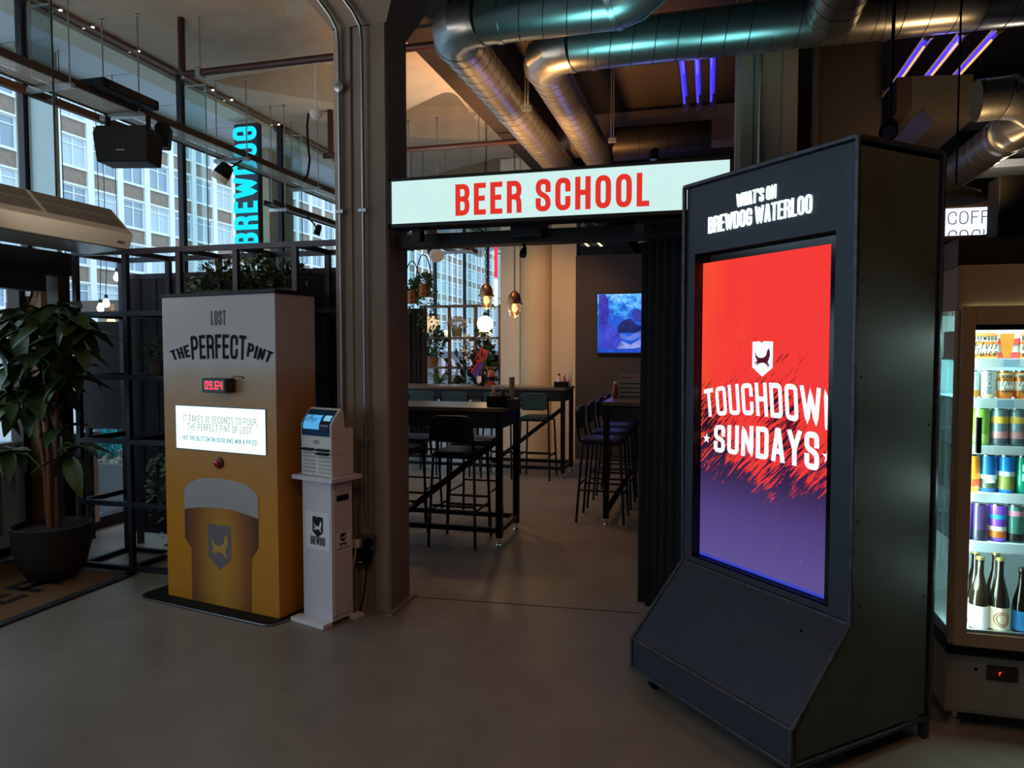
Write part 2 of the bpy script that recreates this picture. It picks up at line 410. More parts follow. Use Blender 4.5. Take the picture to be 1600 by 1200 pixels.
def corner_round(pts, r=.3, k=4):
    return [(p.x, p.y) for p in rounded([(*pts[-1][:2],)] + [(p[0], p[1], 1) for p in pts] + [(*pts[0][:2],)], r)[1:-1]]
hA = [gz(218, -12, ZC), gz(485, 33, ZC), gz(500, -30, ZC)]; hA = [(-5.0, 4.62), (hA[1].x, hA[1].y), (-2.55, 3.9), (-3.6, 3.2)]
hB = [gz(318, 127, ZC), gz(560, 168, ZC), gz(600, 84, ZC)]; hB = [(p.x, p.y) for p in hB]
hC = [(-4.6, 8.9), (-2.9, 9.6), (-2.75, 7.6)]; hD = [(-4.9, 11.5), (-2.9, 12.4), (-2.9, 10.4)]
hE = [(-5.0, 1.2), (-2.7, 2.4), (-2.7, 0.0)]
sunk_ceiling('ceiling', XG, -2.3, -4, YB, [corner_round(h) for h in (hA, hB, hC, hD, hE)], .42, M_ceil, 'raw concrete ceiling with sunk triangular coffers')
struct(B(-2.3, 7, -4, YB, ZC, ZC + .3).build('ceiling_dark', M_dceil), 'dark painted ceiling above the bar')
struct(B(-2.42, -1.86, 4.3, YB, 4.12, ZC).build('trim_2', M_dceil), 'dark downstand ceiling beam running into the back room')
struct(B(-1.86, 7, 8.9, 9.25, 4.05, ZC).build('trim_3', M_conc), 'pale concrete cross beam over the back room')
struct(B(7, 7.1, -4, YB, 0, ZC + .3).build('wall_right', mat('dark_wall', '2b2622', .8)), 'dark side wall of the bar')
struct(B(XG, 7.1, -4.1, -4, 0, ZC + .3).build('wall_near', mat('dark_wall_2', '3a332d', .8)), 'dark wall behind the photographer')
struct(B(XG, 7, YB, YB + .1, 0, ZC + .3).build('wall_far', mat('dark_wall_3', '2a2420', .8)), 'dark end wall of the back room')
struct(B(XG, 7, -4, YB, ZC + .5, ZC + .6).build('roof_slab', M_conc), 'floor slab above the ceiling')

# near concrete column with flared head
def column(name, xa, xb, yf, yb_, label, flare=True):
    mb = MB(); prof = [(xa, yf + .02), (xa + .035, yf), (xa + .12, yf), (xa + .13, yf + .012), (xb - .11, yf + .012), (xb - .10, yf), (xb - .012, yf), (xb, yf + .012), (xb, yb_), (xa, yb_)]
    mb.prism([Vector((x, y, 0)) for x, y in prof], (0, 0, 3.52 if flare else ZC))
    if flare:
        lo = [Vector((x, y, 3.52)) for x, y in ((xa, yf), (xb, yf), (xb, yb_), (xa, yb_))]
        hi = [Vector((x, y, ZC)) for x, y in ((xa - .75, yf - .4), (xb + .5, yf - .4), (xb + .5, yb_ + .4), (xa - .75, yb_ + .4))]
        mb.add(lo + hi, [(0, 1, 5, 4), (1, 2, 6, 5), (2, 3, 7, 6), (3, 0, 4, 7)])
    return struct(mb.build(name, M_conc), label)
column('column_1', -2.205, -1.85, 3.99, 4.28, 'near concrete column with flared head beside the doorway')
B(-1.86, -1.815, 3.93, 4.32, 0, .012).build('trim_4', M_conc)['kind'] = 'structure'
column('column_2', gy(1150, 200, 5.8).x, gy(1246, 200, 5.8).x, 5.8, 6.2, 'concrete column behind the tall screen kiosk', False)
struct(B(gy(1246, 200, 5.9).x, gy(1272, 200, 5.9).x, 5.95, 6.2, 0, ZC).build('wall_brick_strip', mat('old_brick', '4c3a2b', .9, 0, .4, 9)), 'old brick strip beside the column')
struct(B(gy(1272, 200, 5.85).x, gy(1376, 200, 5.85).x, 5.85, 6.2, 0, ZC).build('wall_pier', mat('dark_pier', '2f2823', .75)), 'dark boxed pier behind the kiosk')
MB().tube([(gy(1273, 200, 5.83).x, 5.83, 0), (gy(1273, 200, 5.83).x, 5.83, ZC)], .025, 8).build('trim_5', mat('brown_pipe', '3f2f2a', .6), smooth=40)['kind'] = 'structure'

# conduits on the column
def conduit(x, z0, bend, label, dy=0.0):
    t = thing('conduit_pipe', label, 'pipe', (x, 3.975 + dy, z0), group='steel conduits on the columns')
    pth = [(x, 3.972, z0), (x, 3.972, 3.42)]
    if bend: pth += [(x - .005, 3.965, 3.5)] + [(x - .62 * f, 3.99 - .4 * f - .024, 3.52 + .94 * f) for f in (.06, .2, .5, .98)]
    else: pth += [(x, 3.972, ZC)]
    pth = [(a, b_ + dy, c_) for a, b_, c_ in pth]
    MB().tube(pth, .0105 if not dy else .014, 8).build('tube', M_galv, t, smooth=60)
    for z in (2.43, 1.05, .45):
        if z > z0: B(x - .026, x + .026, 3.955 + dy, 3.975 + dy, z - .012, z + .012).build('clip', M_galv, t, bevel=.002)
    return t
c1 = conduit(gy(531, 300, 3.97).x, .72, True, 'thin steel conduit on the column with a round junction box')
MB().lathe([(.026, 0), (.03, .006), (.03, .022), (.022, .026)], 16, (gy(531, 135, 3.97).x, 3.976, gy(531, 135, 3.95).z), (0, -1, 0)).build('junction_box', M_galv, c1, smooth=40)
conduit(gy(569, 500, 3.97).x, .56, True, 'long steel conduit running down to the wall socket')
conduit(gy(1187, 200, 5.79).x, 0, False, 'steel conduit on the far column above the kiosk', 1.81)

# glazing
gl = thing('window_1', 'tall glazed front with glass fins', None, (XG, 8, 0)); gl['kind'] = 'structure'
ys = [4.64 + 1.8 * k for k in range(-4, 9)]
for y in ys:
    B(XG - .03, XG + .03, y - .028, y + .028, 0, ZC).build('mullion', M_steel, gl)
    if 2 < y < 16:
        B(XG + .03, XG + .30, y - .006, y + .006, 2.3, ZC - .15).build('glass_fin', M_fin, gl)
        B(XG + .30, XG + .306, y - .008, y + .008, 2.3, ZC - .15).build('fin_edge', M_finedge, gl)
for a, b in zip(ys, ys[1:]):
    MB().quad((XG, a, .1), (XG, b, .1), (XG, b, ZC), (XG, a, ZC)).build('pane', M_glass, gl, recalc=False)
B(XG - .06, XG + .06, -4, YB, 0, .1).build('sill', M_steel, gl); B(XG - .03, XG + .03, -4, YB, ZC - .035, ZC).build('head', mat('head_brown', '6e5740', .6), gl)
for k, (px, py) in enumerate(((110, 27), (160, 53), (228, 90), (305, 129), (341, 150), (370, 165), (440, 203))):
    p = gz(px, py, ZC - .1); t = thing('downlight', ('small bright ceiling downlight along the window head, %s from the left' % ('first', 'second', 'third', 'fourth', 'fifth', 'sixth', 'seventh')[k]), 'light', (XG + .05, p.y, ZC - .03), group='downlights along the window head')
    MB().lathe([(.016, 0), (.016, .03)], 14, (XG + .05, p.y, ZC - .03)).build('ring', M_alu, t); MB().lathe([(.012, 0), (.012, .004)], 12, (XG + .05, p.y, ZC - .034)).build('lens', emit('spot_lens', 'fff4e0', 14), t)
# canopy soffit outside
so = thing('canopy_soffit', 'pale panelled soffit outside the windows', None, (-5.9, 8, 4.4)); so['kind'] = 'structure'
B(XG - .355, XG - .08, -4, 20, 4.385, 4.43).build('margin_panel', mat('soffit_margin', 'c9bea8', .7), so)
M_soff = mat('soffit_panel', 'd4d6da', .7, vary=.03)
y = -1.0
while y < 19:
    B(-6.3, XG - .36, y + .01, y + .89, 4.40, 4.43).build('panel', M_soff, so); y += .9
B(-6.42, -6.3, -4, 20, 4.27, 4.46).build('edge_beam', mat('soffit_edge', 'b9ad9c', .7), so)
B(-6.42, XG - .08, -4, 20, 4.44, 4.5).build('backing', M_conc, so)
for k, (xx, yy) in enumerate(((-6.05, 5.44), (-6.0, 9.22), (-6.0, 13.2))):
    struct(B(xx - .08, xx + .08, yy - (.15 if k == 0 else .3), yy + (.15 if k == 0 else .3), 0, 4.4).build('pillar_outside', concrete('pillar_concrete', '8f8a72', 'b3a98e', .8, True, .2) if k == 0 else MATS['pillar_concrete']), 'concrete pillar standing outside the glazing')

# office block across the street
bl = thing('office_building', 'pale office block with rows of windows and brown brick spandrels across the street', 'building', (-38.5, 70, 0))
M_bw = mat('facade_white', 'e3e4e4', .7, vary=.04, scale=.3); M_br = mat('facade_brick', '8d7a6c', .8, vary=.18, scale=3)
M_wp = mat('office_glass', '8ea2b2', .12, .0, .25, .15, spec=.8); M_blind = mat('office_blind', 'b9c6cd', .35, vary=.06, scale=.4)
B(-48, -38.6, 6, 150, 0, 36).build('core', mat('facade_core', '9aa3aa', .8), bl)
BAY, FL, Z0 = 2.42, 3.02, .35; Y0 = 38.18 - 12 * BAY
bays = [k for k in range(0, 50)]
pan_me = None
def shared(first, mb, name, m, parent, loc):
    if first is None: return mb.build(name, m, parent, world=False)
    o = bpy.data.objects.new(name, first.data); COL.objects.link(o); o.parent = parent; return o
base = Vector(bl.location)
slots = {}
rng = random.Random(4)
zs_fl = [Z0 + FL * j for j in range(1, 10)]
for k in bays:
    yk = Y0 + BAY * k
    vis = 26 < yk < 130
    if not vis: continue
    q = B(-.45, .2, -.24, .24, 0, 31); o = q.build('pier', M_bw, bl, world=False) if 'pier' not in slots else shared(slots['pier'], None, 'pier', M_bw, bl, None)
    slots.setdefault('pier', o); o.location = (0, yk - base.y, 0)
    for zz in (zs_fl[:7] if yk < 66 else zs_fl[:6]):
        yc = yk + BAY / 2
        for nm, mk, m in (('spandrel', lambda: B(-.3, .05, -BAY / 2 + .24, BAY / 2 - .24, -.45, .5), M_br), ('floor_band', lambda: B(-.3, .16, -BAY / 2 + .2, BAY / 2 - .2, .5, .62), M_bw), ('lintel_band', lambda: B(-.3, .16, -BAY / 2 + .2, BAY / 2 - .2, -.57, -.45), M_bw)):
            if nm not in slots: slots[nm] = mk().build(nm, m, bl, world=False); o = slots[nm]
            else: o = shared(slots[nm], None, nm, m, bl, None)
            o.location = (0, yc - base.y, zz)
        key = 'window' + str(rng.randrange(3))
        if key not in slots: 
            mbw = MB(); w2 = BAY / 2 - .24
            for a in (-w2, -.04, w2 - .08): mbw.box(-.08, .04, a, a + .08, .62, 2.45)
            for a in (.62, 1.95, 2.37): mbw.box(-.08, .03, -w2, w2, a, a + .07)
            o = mbw.build('window', M_bw, bl, world=False); slots[key] = o
        else: o = shared(slots[key], None, 'window', M_bw, bl, None)
        o.location = (0, yc - base.y, zz)
        pk = 'pane' + key
        if pk not in slots: p = B(-.06, -.03, -BAY / 2 + .24, BAY / 2 - .24, .6, 2.45).build('pane', M_blind if key.endswith('2') else M_wp, o, world=False); slots[pk] = p
        else: p = bpy.data.objects.new('pane', slots[pk].data); COL.objects.link(p); p.parent = o
# back-street bits seen low through the glazing
struct(B(-37, -36.4, 20, 60, 0, 3.2).build('wall_street', mat('shop_band', 'a7adb3', .6)), 'pale shop fronts at the foot of the office block')
tag(B(-12.2, -9.0, 10.2, 10.6, 2.2, 2.45).build('awning_beam', mat('awning_brown', '5a4a40', .7)), 'brown awning beam outside beyond the left shelving', 'beam')
# ================================================================== DISPLAY BOX "THE PERFECT PINT"
PB = Fr((-3.36, 3.872, 0), math.radians(-11.07))
pw, pd, ph = .956, .335, 1.93
box_t = thing('pint_game_box', 'tall white-to-amber game box with a printed beer glass and lit screen', 'display stand', PB.o, PB.rz)
t = NT('pint_wrap'); tc = t.n('ShaderNodeTexCoord').outputs['Object']; sp = t.n('ShaderNodeSeparateXYZ'); t.l(tc, sp.inputs[0])
gr = t.noise(70, 3, .7); cl = t.noise(3.2, 5, .6)
zz = t.math('ADD', sp.outputs[2], t.math('MULTIPLY', t.math('SUBTRACT', cl, .5), .16))
amber = t.ramp(t.math('DIVIDE', zz, 1.95), [(0, 'c07a14'), (.25, 'c98118'), (.5, 'b87a2a'), (.66, 'b48450'), (.735, 'b89c80'), (.785, 'c2b8b0'), (1, 'c6c0be')])
spk = t.math('MULTIPLY', t.math('SUBTRACT', gr, .5), .55)
fade = t.math('SUBTRACT', 1, t.math('DIVIDE', sp.outputs[2], 1.5), True)
col = t.mix(t.math('MULTIPLY', t.math('ABSOLUTE', spk), t.math('ADD', fade, .1), True), amber, lin('7a4a10'))
M_wrap = t.surf(t.pbr(col, .42, 0, .4).outputs[0])
B(0, pw, 0, pd, .015, ph).build('body', M_wrap, box_t, world=False, bevel=.003)
B(-.012, pw + .012, -.012, pd + .012, ph, ph + .022).build('top_cap', M_black, box_t, world=False, bevel=.003)
bp = MB(); bp.prism([Vector((x, y, 0)) for x, y in [(p.x, p.y) for p in rounded([(pw / 2, -.10), (pw + .03, -.10, 1), (pw + .03, pd + .02, 1), (-.17, pd + .02, 1), (-.17, -.10, 1), (pw / 2, -.10)], .09)[:-1]]], (0, 0, .016))
bo = bp.build('base_plate', mat('base_black', '100f0d', .65, spec=.2), box_t, world=False)
e = MB(); pth = [Vector((p.x, p.y, .008)) for p in rounded([(pw / 2, -.10), (pw + .03, -.10, 1), (pw + .03, pd + .02, 1), (-.17, pd + .02, 1), (-.17, -.10, 1), (pw / 2, -.10)], .09)[:-1]]
e.tube(pth, .004, 6, closed=True).build('edge_trim', M_alu, bo, world=False, smooth=60)
def onbox(y=-.0025): return lambda x, z: Vector((x, y, z))
def pbx(px, py): return PB.pix(px, py)
def flat(name, pts, m, y, parent, label=None):
    o = MB().poly([Vector((x, y, z)) for x, z in pts]).build(name, m, parent, world=False, recalc=False)
    if label: o['label'] = label
    return o
M_ink = mat('navy_ink', '0e1119', .7, spec=.2)
# LOST
cx, z0 = pbx(341.5, 508); _, z1 = pbx(341.5, 485); x0, _ = pbx(330, 500); x1, _ = pbx(353, 500)
mb = MB(); text(mb, 'LOST', z1 - z0, lambda x, y: Vector((cx + x, -.0025, z0 + y)), width=x1 - x0, t=.1, cw=.3); mb.build('lettering', mat('grey_ink', '5d564f', .6), box_t, world=False, recalc=False)
# arched headline
xl, _ = pbx(267.5, 545); xr, _ = pbx(424.5, 545); zm0 = pbx(341, 561)[1]; zm1 = pbx(341, 522)[1]
ze0 = pbx(290, 562)[1]
def arch_word(s, a, b, hl, hr, bl_, br, wd):
    """word between box x a..b with letter height hl..hr and baseline bl_..br following the arch"""
    mb = MB()
    xc = (xl + xr) / 2; half = (xr - xl) / 2
    def wf(u, y):
        x = a + (b - a) * u; k = (x - xc) / half
        bse = bl_ + (br - bl_) * u; hh = hl + (hr - hl) * u
        return x + (y - .5) * k * .035, bse + y * hh
    text(mb, s, 1.0, lambda x, y: Vector((x, -.0025, y)), warp=wf, t=wd, cw=.46, gap=.10)
    return mb.build('lettering', M_ink, box_t, world=False, recalc=False)
def X(px): return pbx(px, 545)[0]
arch_word('THE', X(268), X(296), .058, .077, pbx(274, 563)[1], pbx(294, 556)[1] - .006, .17)
mb = MB(); xc = (X(299) + X(384.5)) / 2
def wf(u, y):
    a, b = X(299), X(384.5); x = a + (b - a) * u; k = (x - xc) / (b - a) * 2
    return x + (y - .5) * k * .01, zm0 + .002 - .007 * k * k + y * (.148 - .004 * k * k) 
text(mb, 'PERFECT', 1.0, lambda x, y: Vector((x, -.0025, y)), warp=wf, t=.145, cw=.5, gap=.10); mb.build('lettering', M_ink, box_t, world=False, recalc=False)
arch_word('PINT', X(387), X(424), .082, .06, pbx(388, 556)[1] - .002, pbx(418, 565)[1] - .006, .17)
# clock
ck = MB(); a = pbx(315, 613); b = pbx(357, 591)
cz0, cz1 = pbx(330, 614)[1], pbx(330, 592)[1]
fr2 = lambda px, py: PB.pix(px, py, -.077)
clock = B(fr2(314.5, 612)[0], fr2(352, 612)[0], -.075, 0, fr2(330, 614)[1], fr2(330, 591.5)[1]).build('digit_clock', mat('clock_case', '2a2424', .45), box_t, world=False, bevel=.006)
ca0, ca1 = pbx(319, 610), pbx(350, 594)
fr2 = lambda px, py: PB.pix(px, py, -.077)
q0, q1 = fr2(319, 609), fr2(350, 594.5)
B(q0[0], q1[0], -.0775, -.0755, q0[1], q1[1]).build('display', mat('red_filter', '3a0608', .2), clock, world=False)
mb = MB(); d0 = fr2(320.5, 608); d1 = fr2(347.5, 595.5)
text(mb, '09.64', (d1[1] - d0[1]) * .95, lambda x, y: Vector(((d0[0] + d1[0]) / 2 + x, -.079, d0[1] + y)), width=(d1[0] - d0[0]), t=.13, cw=.5, gap=.12, rad=.08); mb.build('digits', emit('led_red', 'ff3a48', 3.2), clock, world=False, recalc=False)
MB().tube([(q1[0] + .015, -.05, q1[1] + .005), (q1[0] + .045, -.03, q1[1] + .025), (q1[0] + .075, -.012, q1[1] + .02), (q1[0] + .08, 0, q1[1] + .01)], .003, 6).build('cable', M_blackp, clock, world=False)
# lit screen
s = [pbx(277, 703), pbx(416, 707), pbx(416, 641), pbx(277, 633)]
sx0, sx1 = s[0][0], s[1][0]; sz0 = (s[0][1] + s[1][1]) / 2; sz1 = (s[2][1] + s[3][1]) / 2
scr = B(sx0 - .006, sx1 + .006, -.004, .0, sz0 - .006, sz1 + .006).build('screen_bezel', mat('screen_bezel', '6b7f80', .4), box_t, world=False)
MB().quad((sx0, -.0045, sz0), (sx1, -.0045, sz0), (sx1, -.0045, sz1), (sx0, -.0045, sz1)).build('lit_panel', emit('screen_white', 'e2fffd', 1.5), scr, world=False, recalc=False)
def line(s_, yfrac, hh, wfrac, m, tt):
    mb = MB(); text(mb, s_, hh, lambda x, y: Vector(((sx0 + sx1) / 2 + x, -.006, sz0 + (sz1 - sz0) * yfrac + y)), width=(sx1 - sx0) * wfrac, t=tt, cw=.5, gap=.14); mb.build('screen_text', m, scr, world=False, recalc=False)
M_t1 = emit('pale_text', 'a9b4ac', .7); M_t2 = emit('teal_text', '2f8a8c', .8)
line('IT TAKES 10 SECONDS TO POUR', .63, .044, .82, M_t1, .12); line('THE PERFECT PINT OF LOST', .44, .044, .72, M_t1, .12); line('HIT THE BUTTON ON 10:00 AND WIN A PRIZE!', .2, .03, .83, M_t2, .15)
bx_, bz_ = pbx(343, 723)
btn = MB().lathe([(.036, 0), (.036, .008), (.03, .012)], 24, (bx_, 0, bz_), (0, -1, 0)).build('push_button', mat('button_ring', '3a1a16', .4), box_t, world=False, smooth=40)
MB().lathe([(.027, .010), (.027, .02), (.018, .03), (0, .032)], 24, (bx_, 0, bz_), (0, -1, 0)).build('button_cap', mat('button_red', 'a01f25', .25), btn, world=False, smooth=60)
# printed glass of beer
def pp(x, y): return PB.pix(255 + x / 5.217, 730 + y / 5.217)
foam = [pp(*p) for p in ((175, 335), (175, 185), (200, 140), (300, 88), (420, 88), (540, 100), (640, 130), (720, 170), (765, 215), (778, 260), (778, 420), (700, 390), (560, 345), (420, 330), (280, 325))]
beer = [pp(*p) for p in ((178, 345), (280, 328), (420, 333), (560, 348), (700, 393), (777, 425), (777, 660), (720, 750))] 
zb = .018
xr_ = pp(720, 1180)[0]; xl_ = pp(240, 1090)[0]
beer += [(xr_, zb), (xl_, zb), pp(232, 660), pp(180, 570)]
t = NT('printed_beer'); tc = t.n('ShaderNodeTexCoord').outputs['Object']; sp = t.n('ShaderNodeSeparateXYZ'); t.l(tc, sp.inputs[0])
fx = t.math('DIVIDE', t.math('SUBTRACT', sp.outputs[0], pp(178, 400)[0]), pp(777, 500)[0] - pp(178, 400)[0])
colx = t.ramp(fx, [(0, '5a3014'), (.09, '7a4a2a'), (.16, '8c5220'), (.3, 'b0751c'), (.5, 'c98f26'), (.68, 'b9791c'), (.8, '9a5a18'), (.9, '7d4516'), (1, '4a260f')])
colz = t.ramp(t.math('MULTIPLY', sp.outputs[2], 1.4, True), [(0, (.85, .85, .85, 1)), (.55, (1, 1, 1, 1)), (1, (.72, .6, .5, 1))])
c2 = t.mix(1.0, colx, colz, 'MULTIPLY')
M_beer = t.surf(t.pbr(c2, .45).outputs[0])
flat('printed_glass', beer, M_beer, -.002, box_t); flat('printed_foam', foam, mat('print_foam', 'a39c98', .5, vary=.05, scale=3), -.003, box_t)
s0, s1 = pp(375, 820), pp(553, 475); w_, h_ = s1[0] - s0[0], s1[1] - s0[1]
mbs = MB(); emblem(mbs, SHIELD, lambda x, y: Vector((s0[0] + x, -.0035, s0[1] + y)), w_, h_); sh = mbs.build('shield_emblem', mat('print_grey', '6f6467', .55), box_t, world=False, recalc=False)
mbs = MB(); emblem(mbs, DOG, lambda x, y: Vector((s0[0] + x, -.0045, s0[1] + y)), w_, h_); mbs.build('hound_emblem', mat('print_gold', 'c79437', .5), sh, world=False, recalc=False)

# ================================================================== CHARGER STATION ON PLINTH
def fit_frame(l, r_): 
    a, b = gz(*l), gz(*r_); d = b - a; return Fr(a, math.atan2(d.y, d.x)), d.length
CHP = gz(520, 978); CHL = gz(475, 965)
CF = Fr(CHL, math.atan2(CHP.y - CHL.y, CHP.x - CHL.x)); cw_ = (CHP - CHL).length
cd_ = .165
pl = thing('charger_plinth', 'slim white plinth with hound shield stickers beside the column', 'plinth', CF.o, CF.rz)
zt = CF.pix(505, 752)[1]
B(0, cw_, 0, cd_, .02, zt).build('body', M_white, pl, world=False, bevel=.002)
B(-.045, cw_ + .05, -.04, cd_ + .035, zt, zt + .026).build('shelf_top', M_white, pl, world=False, bevel=.003)
B(-.03, cw_ + .002, -.075, -.002, 0, .025).build('base_board', M_whitep, pl, world=False, bevel=.002); B(cw_ - .01, cw_ + .04, cd_ - .03, cd_ + .05, 0, .02).build('base_board', M_whitep, pl, world=False)
B(cw_, cw_ + .006, .01, cd_ - .01, .05, zt - .02).build('side_panel', M_white, pl, world=False, bevel=.002)
B(cw_ + .004, cw_ + .0075, .035, .13, zt - .12, zt - .085).build('vent_slot', M_blackp, pl, world=False)
for y_, z_ in ((.025, zt - .04), (.14, zt - .04), (.025, .08), (.14, .08)):
    MB().lathe([(.004, 0), (.003, .003)], 8, (cw_ + .006, y_, z_), (1, 0, 0)).build('screw', M_black, pl, world=False)
a0, a1 = CF.pix(478, 854), CF.pix(515, 803)
st = MB().quad((a0[0], -.002, a0[1]), (min(a1[0], cw_ - .01), -.002, a0[1]), (min(a1[0], cw_ - .01), -.002, a1[1]), (a0[0], -.002, a1[1])).build('front_sticker', mat('sticker', 'dedcd8', .6, vary=.02), pl, world=False, recalc=False)
e0, e1 = CF.pix(489, 838), CF.pix(505, 808); w_, h_ = e1[0] - e0[0], e1[1] - e0[1]
mbs = MB(); emblem(mbs, SHIELD, lambda x, y: Vector((e0[0] + x, -.003, e0[1] + y)), w_, h_); sh = mbs.build('shield_emblem', M_black, st, world=False, recalc=False)
mbs = MB(); emblem(mbs, DOG, lambda x, y: Vector((e0[0] + x, -.004, e0[1] + y)), w_, h_); mbs.build('hound_emblem', MATS['sticker'], st, world=False, recalc=False)
n0, n1 = CF.pix(486, 850), CF.pix(508.5, 840)
mb = MB(); text(mb, 'BREWDOG', n1[1] - n0[1], lambda x, y: Vector(((n0[0] + n1[0]) / 2 + x, -.003, n0[1] + y)), width=n1[0] - n0[0], t=.2, cw=.5, gap=.1); mb.build('lettering', M_black, st, world=False, recalc=False)
sd = MB().quad((cw_ + .0075, .02, zt - .42), (cw_ + .0075, .145, zt - .42), (cw_ + .0075, .145, zt - .30), (cw_ + .0075, .02, zt - .30)).build('side_sticker', MATS['sticker'], pl, world=False, recalc=False)
mbs = MB(); emblem(mbs, SHIELD, lambda x, y: Vector((cw_ + .0085, .06 + x, zt - .36 + y)), .045, .05); mbs.build('shield_emblem', M_black, sd, world=False, recalc=False)
mbs = MB(); emblem(mbs, DOG, lambda x, y: Vector((cw_ + .0095, .06 + x, zt - .36 + y)), .045, .05); mbs.build('hound_emblem', MATS['sticker'], sd, world=False, recalc=False)
mb = MB(); text(mb, 'BREWDOG', .016, lambda x, y: Vector((cw_ + .0085, .082 + x, zt - .383 + y)), t=.2); mb.build('lettering', M_black, sd, world=False, recalc=False)
mb = MB(); mb.quad((cw_ + .0085, .03, zt - .402), (cw_ + .0085, .135, zt - .402), (cw_ + .0085, .135, zt - .397), (cw_ + .0085, .03, zt - .397)); mb.build('rule', M_black, sd, world=False, recalc=False)

zk = zt + .026
kc = thing('powerbank_charger', 'white power bank rental machine with tilted blue screen on the plinth', 'charger', CF.w(0, 0, zk), CF.rz)
hk = CF.pix(500, 636, .08)[1] - zk; kw = cw_ + .012
prof = [(y * .8, z) for y, z in ((0, 0), (.0, .30), (.03, .34), (.085, hk - .012), (.10, hk), (.125, hk - .015), (.135, hk - .10), (.145, hk - .125), (.22, hk - .12), (.22, 0))]
mb = MB().prism([Vector((-.006, y, z)) for y, z in prof], (kw, 0, 0)); mb.build('body', M_whitep, kc, world=False, bevel=.006)
def tilt(u, v, off=.003):   # on the sloping screen face
    p = Vector((0, .003, .285)).lerp(Vector((0, .088, hk - .014)), v); n = Vector((0, -(hk - .3), .085)).normalized()
    return Vector((-.006 + kw * u, p.y, p.z)) + n * off
def prof_at(v):
    z = .235 + (hk - .012 - .235) * v; 
    y = 0 if z < .30 else ((z - .30) * .75 if z < .34 else .03 + (z - .34) * (.055 / max(.01, hk - .012 - .34)))
    return y * .8, z
def slope(u, v, off):
    y, z = prof_at(v); return Vector((-.006 + kw * u, y - off, z))
mb = MB(); n = 8
for i in range(n): mb.quad(slope(.05, i / n, .003), slope(.95, i / n, .003), slope(.95, (i + 1) / n, .003), slope(.05, (i + 1) / n, .003))
gp = mb.build('screen_glass', mat('deep_blue_glass', '1c4468', .12), kc, world=False, recalc=False)
def panel(u0, u1, v0, v1, m, name='display', off=.005):
    mb = MB()
    for i in range(6):
        a = v0 + (v1 - v0) * i / 6; b = v0 + (v1 - v0) * (i + 1) / 6; mb.quad(slope(u0, a, off), slope(u1, a, off), slope(u1, b, off), slope(u0, b, off))
    return mb.build(name, m, gp, world=False, recalc=False)
panel(.1, .62, .26, .8, emit('charger_screen', '58b4ee', .85)); panel(.70, .92, .6, .8, emit('charger_screen_2', '8ccdf5', .8)); panel(.62, .92, .2, .58, mat('screen_dark', '0c1626', .2), 'dark_block')
for s_, v, hh, wf_ in (('LOW', .66, .02, .18), ('BATTERY?', .55, .02, .34)):
    mb = MB(); text(mb, s_, hh, lambda x, y: slope(.15 + (x / kw), v + y / (hk - .25), .007), width=kw * wf_, anchor=0, t=.16); mb.build('screen_text', emit('charger_text', '2a5fae', .6), gp, world=False, recalc=False)
mb = MB(); 
for dx in (-.011, .011): mb.tube([Vector((kw / 2 + dx + .010 * math.cos(a * math.pi / 8), -.002, .20 + .010 * math.sin(a * math.pi / 8))) for a in range(16)], .002, 5, closed=True)
mb.build('loop_logo', mat('logo_pink', 'b0567a', .5), kc, world=False)
M_slot = mat('slot_grey', 'b4b0ac', .5)
for ci, (x0, x1) in enumerate(((.06, .45), (.55, .94))):
    for ri in range(7):
        z = .150 - ri * .022; 
        o = B(x0 * kw, x1 * kw, -.004, .001, z, z + .012).build('slot', M_slot, kc, world=False, bevel=.002)
        if (ci, ri) in ((0, 0), (1, 0), (1, 1)): B(x0 * kw + .004, x1 * kw - .004, -.03, -.002, z + .001, z + .013).build('power_bank', M_blackp, o, world=False, bevel=.003)
for z in (.13, .225): MB().box(-.0075, kw - .0045, .0, .177, z, z + .0015).build('seam', M_slot, kc, world=False)

# wall socket with plugs on the column
so_ = thing('wall_socket', 'grey metal double socket on the column with a white and a black plug', 'socket', (gy(572, 850, 3.99).x, 3.99, .45))
p0, p1 = gy(561, 856, 3.99), gy(588, 836, 3.99)
B(p0.x, p1.x, 3.955, 3.99, p0.z, p1.z).build('back_box', mat('socket_grey', '5c5750', .5, .3), so_, bevel=.004)
pc = gy(559, 848, 3.95); w_plug = B(pc.x - .024, pc.x + .022, 3.915, 3.955, pc.z - .026, pc.z + .024).build('white_plug', M_whitep, so_, bevel=.006)
MB().tube([pc + Vector((0, -.02, -.02)), pc + Vector((-.005, -.03, -.08)), pc + Vector((-.03, -.02, -.16)), pc + Vector((-.06, .0, -.22))], .005, 7).build('white_cable', M_whitep, w_plug, smooth=60)
pc = gy(576, 848, 3.95); b_plug = MB().lathe([(.03, 0), (.03, .03), (.022, .042)], 16, (pc.x, 3.955, pc.z), (0, -1, 0)).build('black_plug', M_blackp, so_, smooth=40)
p0, p1 = gy(562, 878, 3.98), gy(581, 858, 3.98); ad = B(p0.x, p1.x, 3.94, 3.985, p0.z, p1.z).build('adapter', M_blackp, so_, bevel=.003)
B(p0.x + .012, p0.x + .035, 3.937, 3.941, p0.z + .01, p0.z + .016).build('adapter_label', M_whitep, ad)
c0 = gy(574, 876, 3.95); MB().tube([c0, c0 + Vector((.0, -.02, -.1)), c0 + Vector((-.025, -.02, -.25)), c0 + Vector((-.05, -.03, -.33)), c0 + Vector((-.09, -.03, -c0.z + .008 - 0)), c0 + Vector((-.16, .0, -c0.z + .008))], .005, 7).build('black_cable', M_blackp, ad, smooth=60)

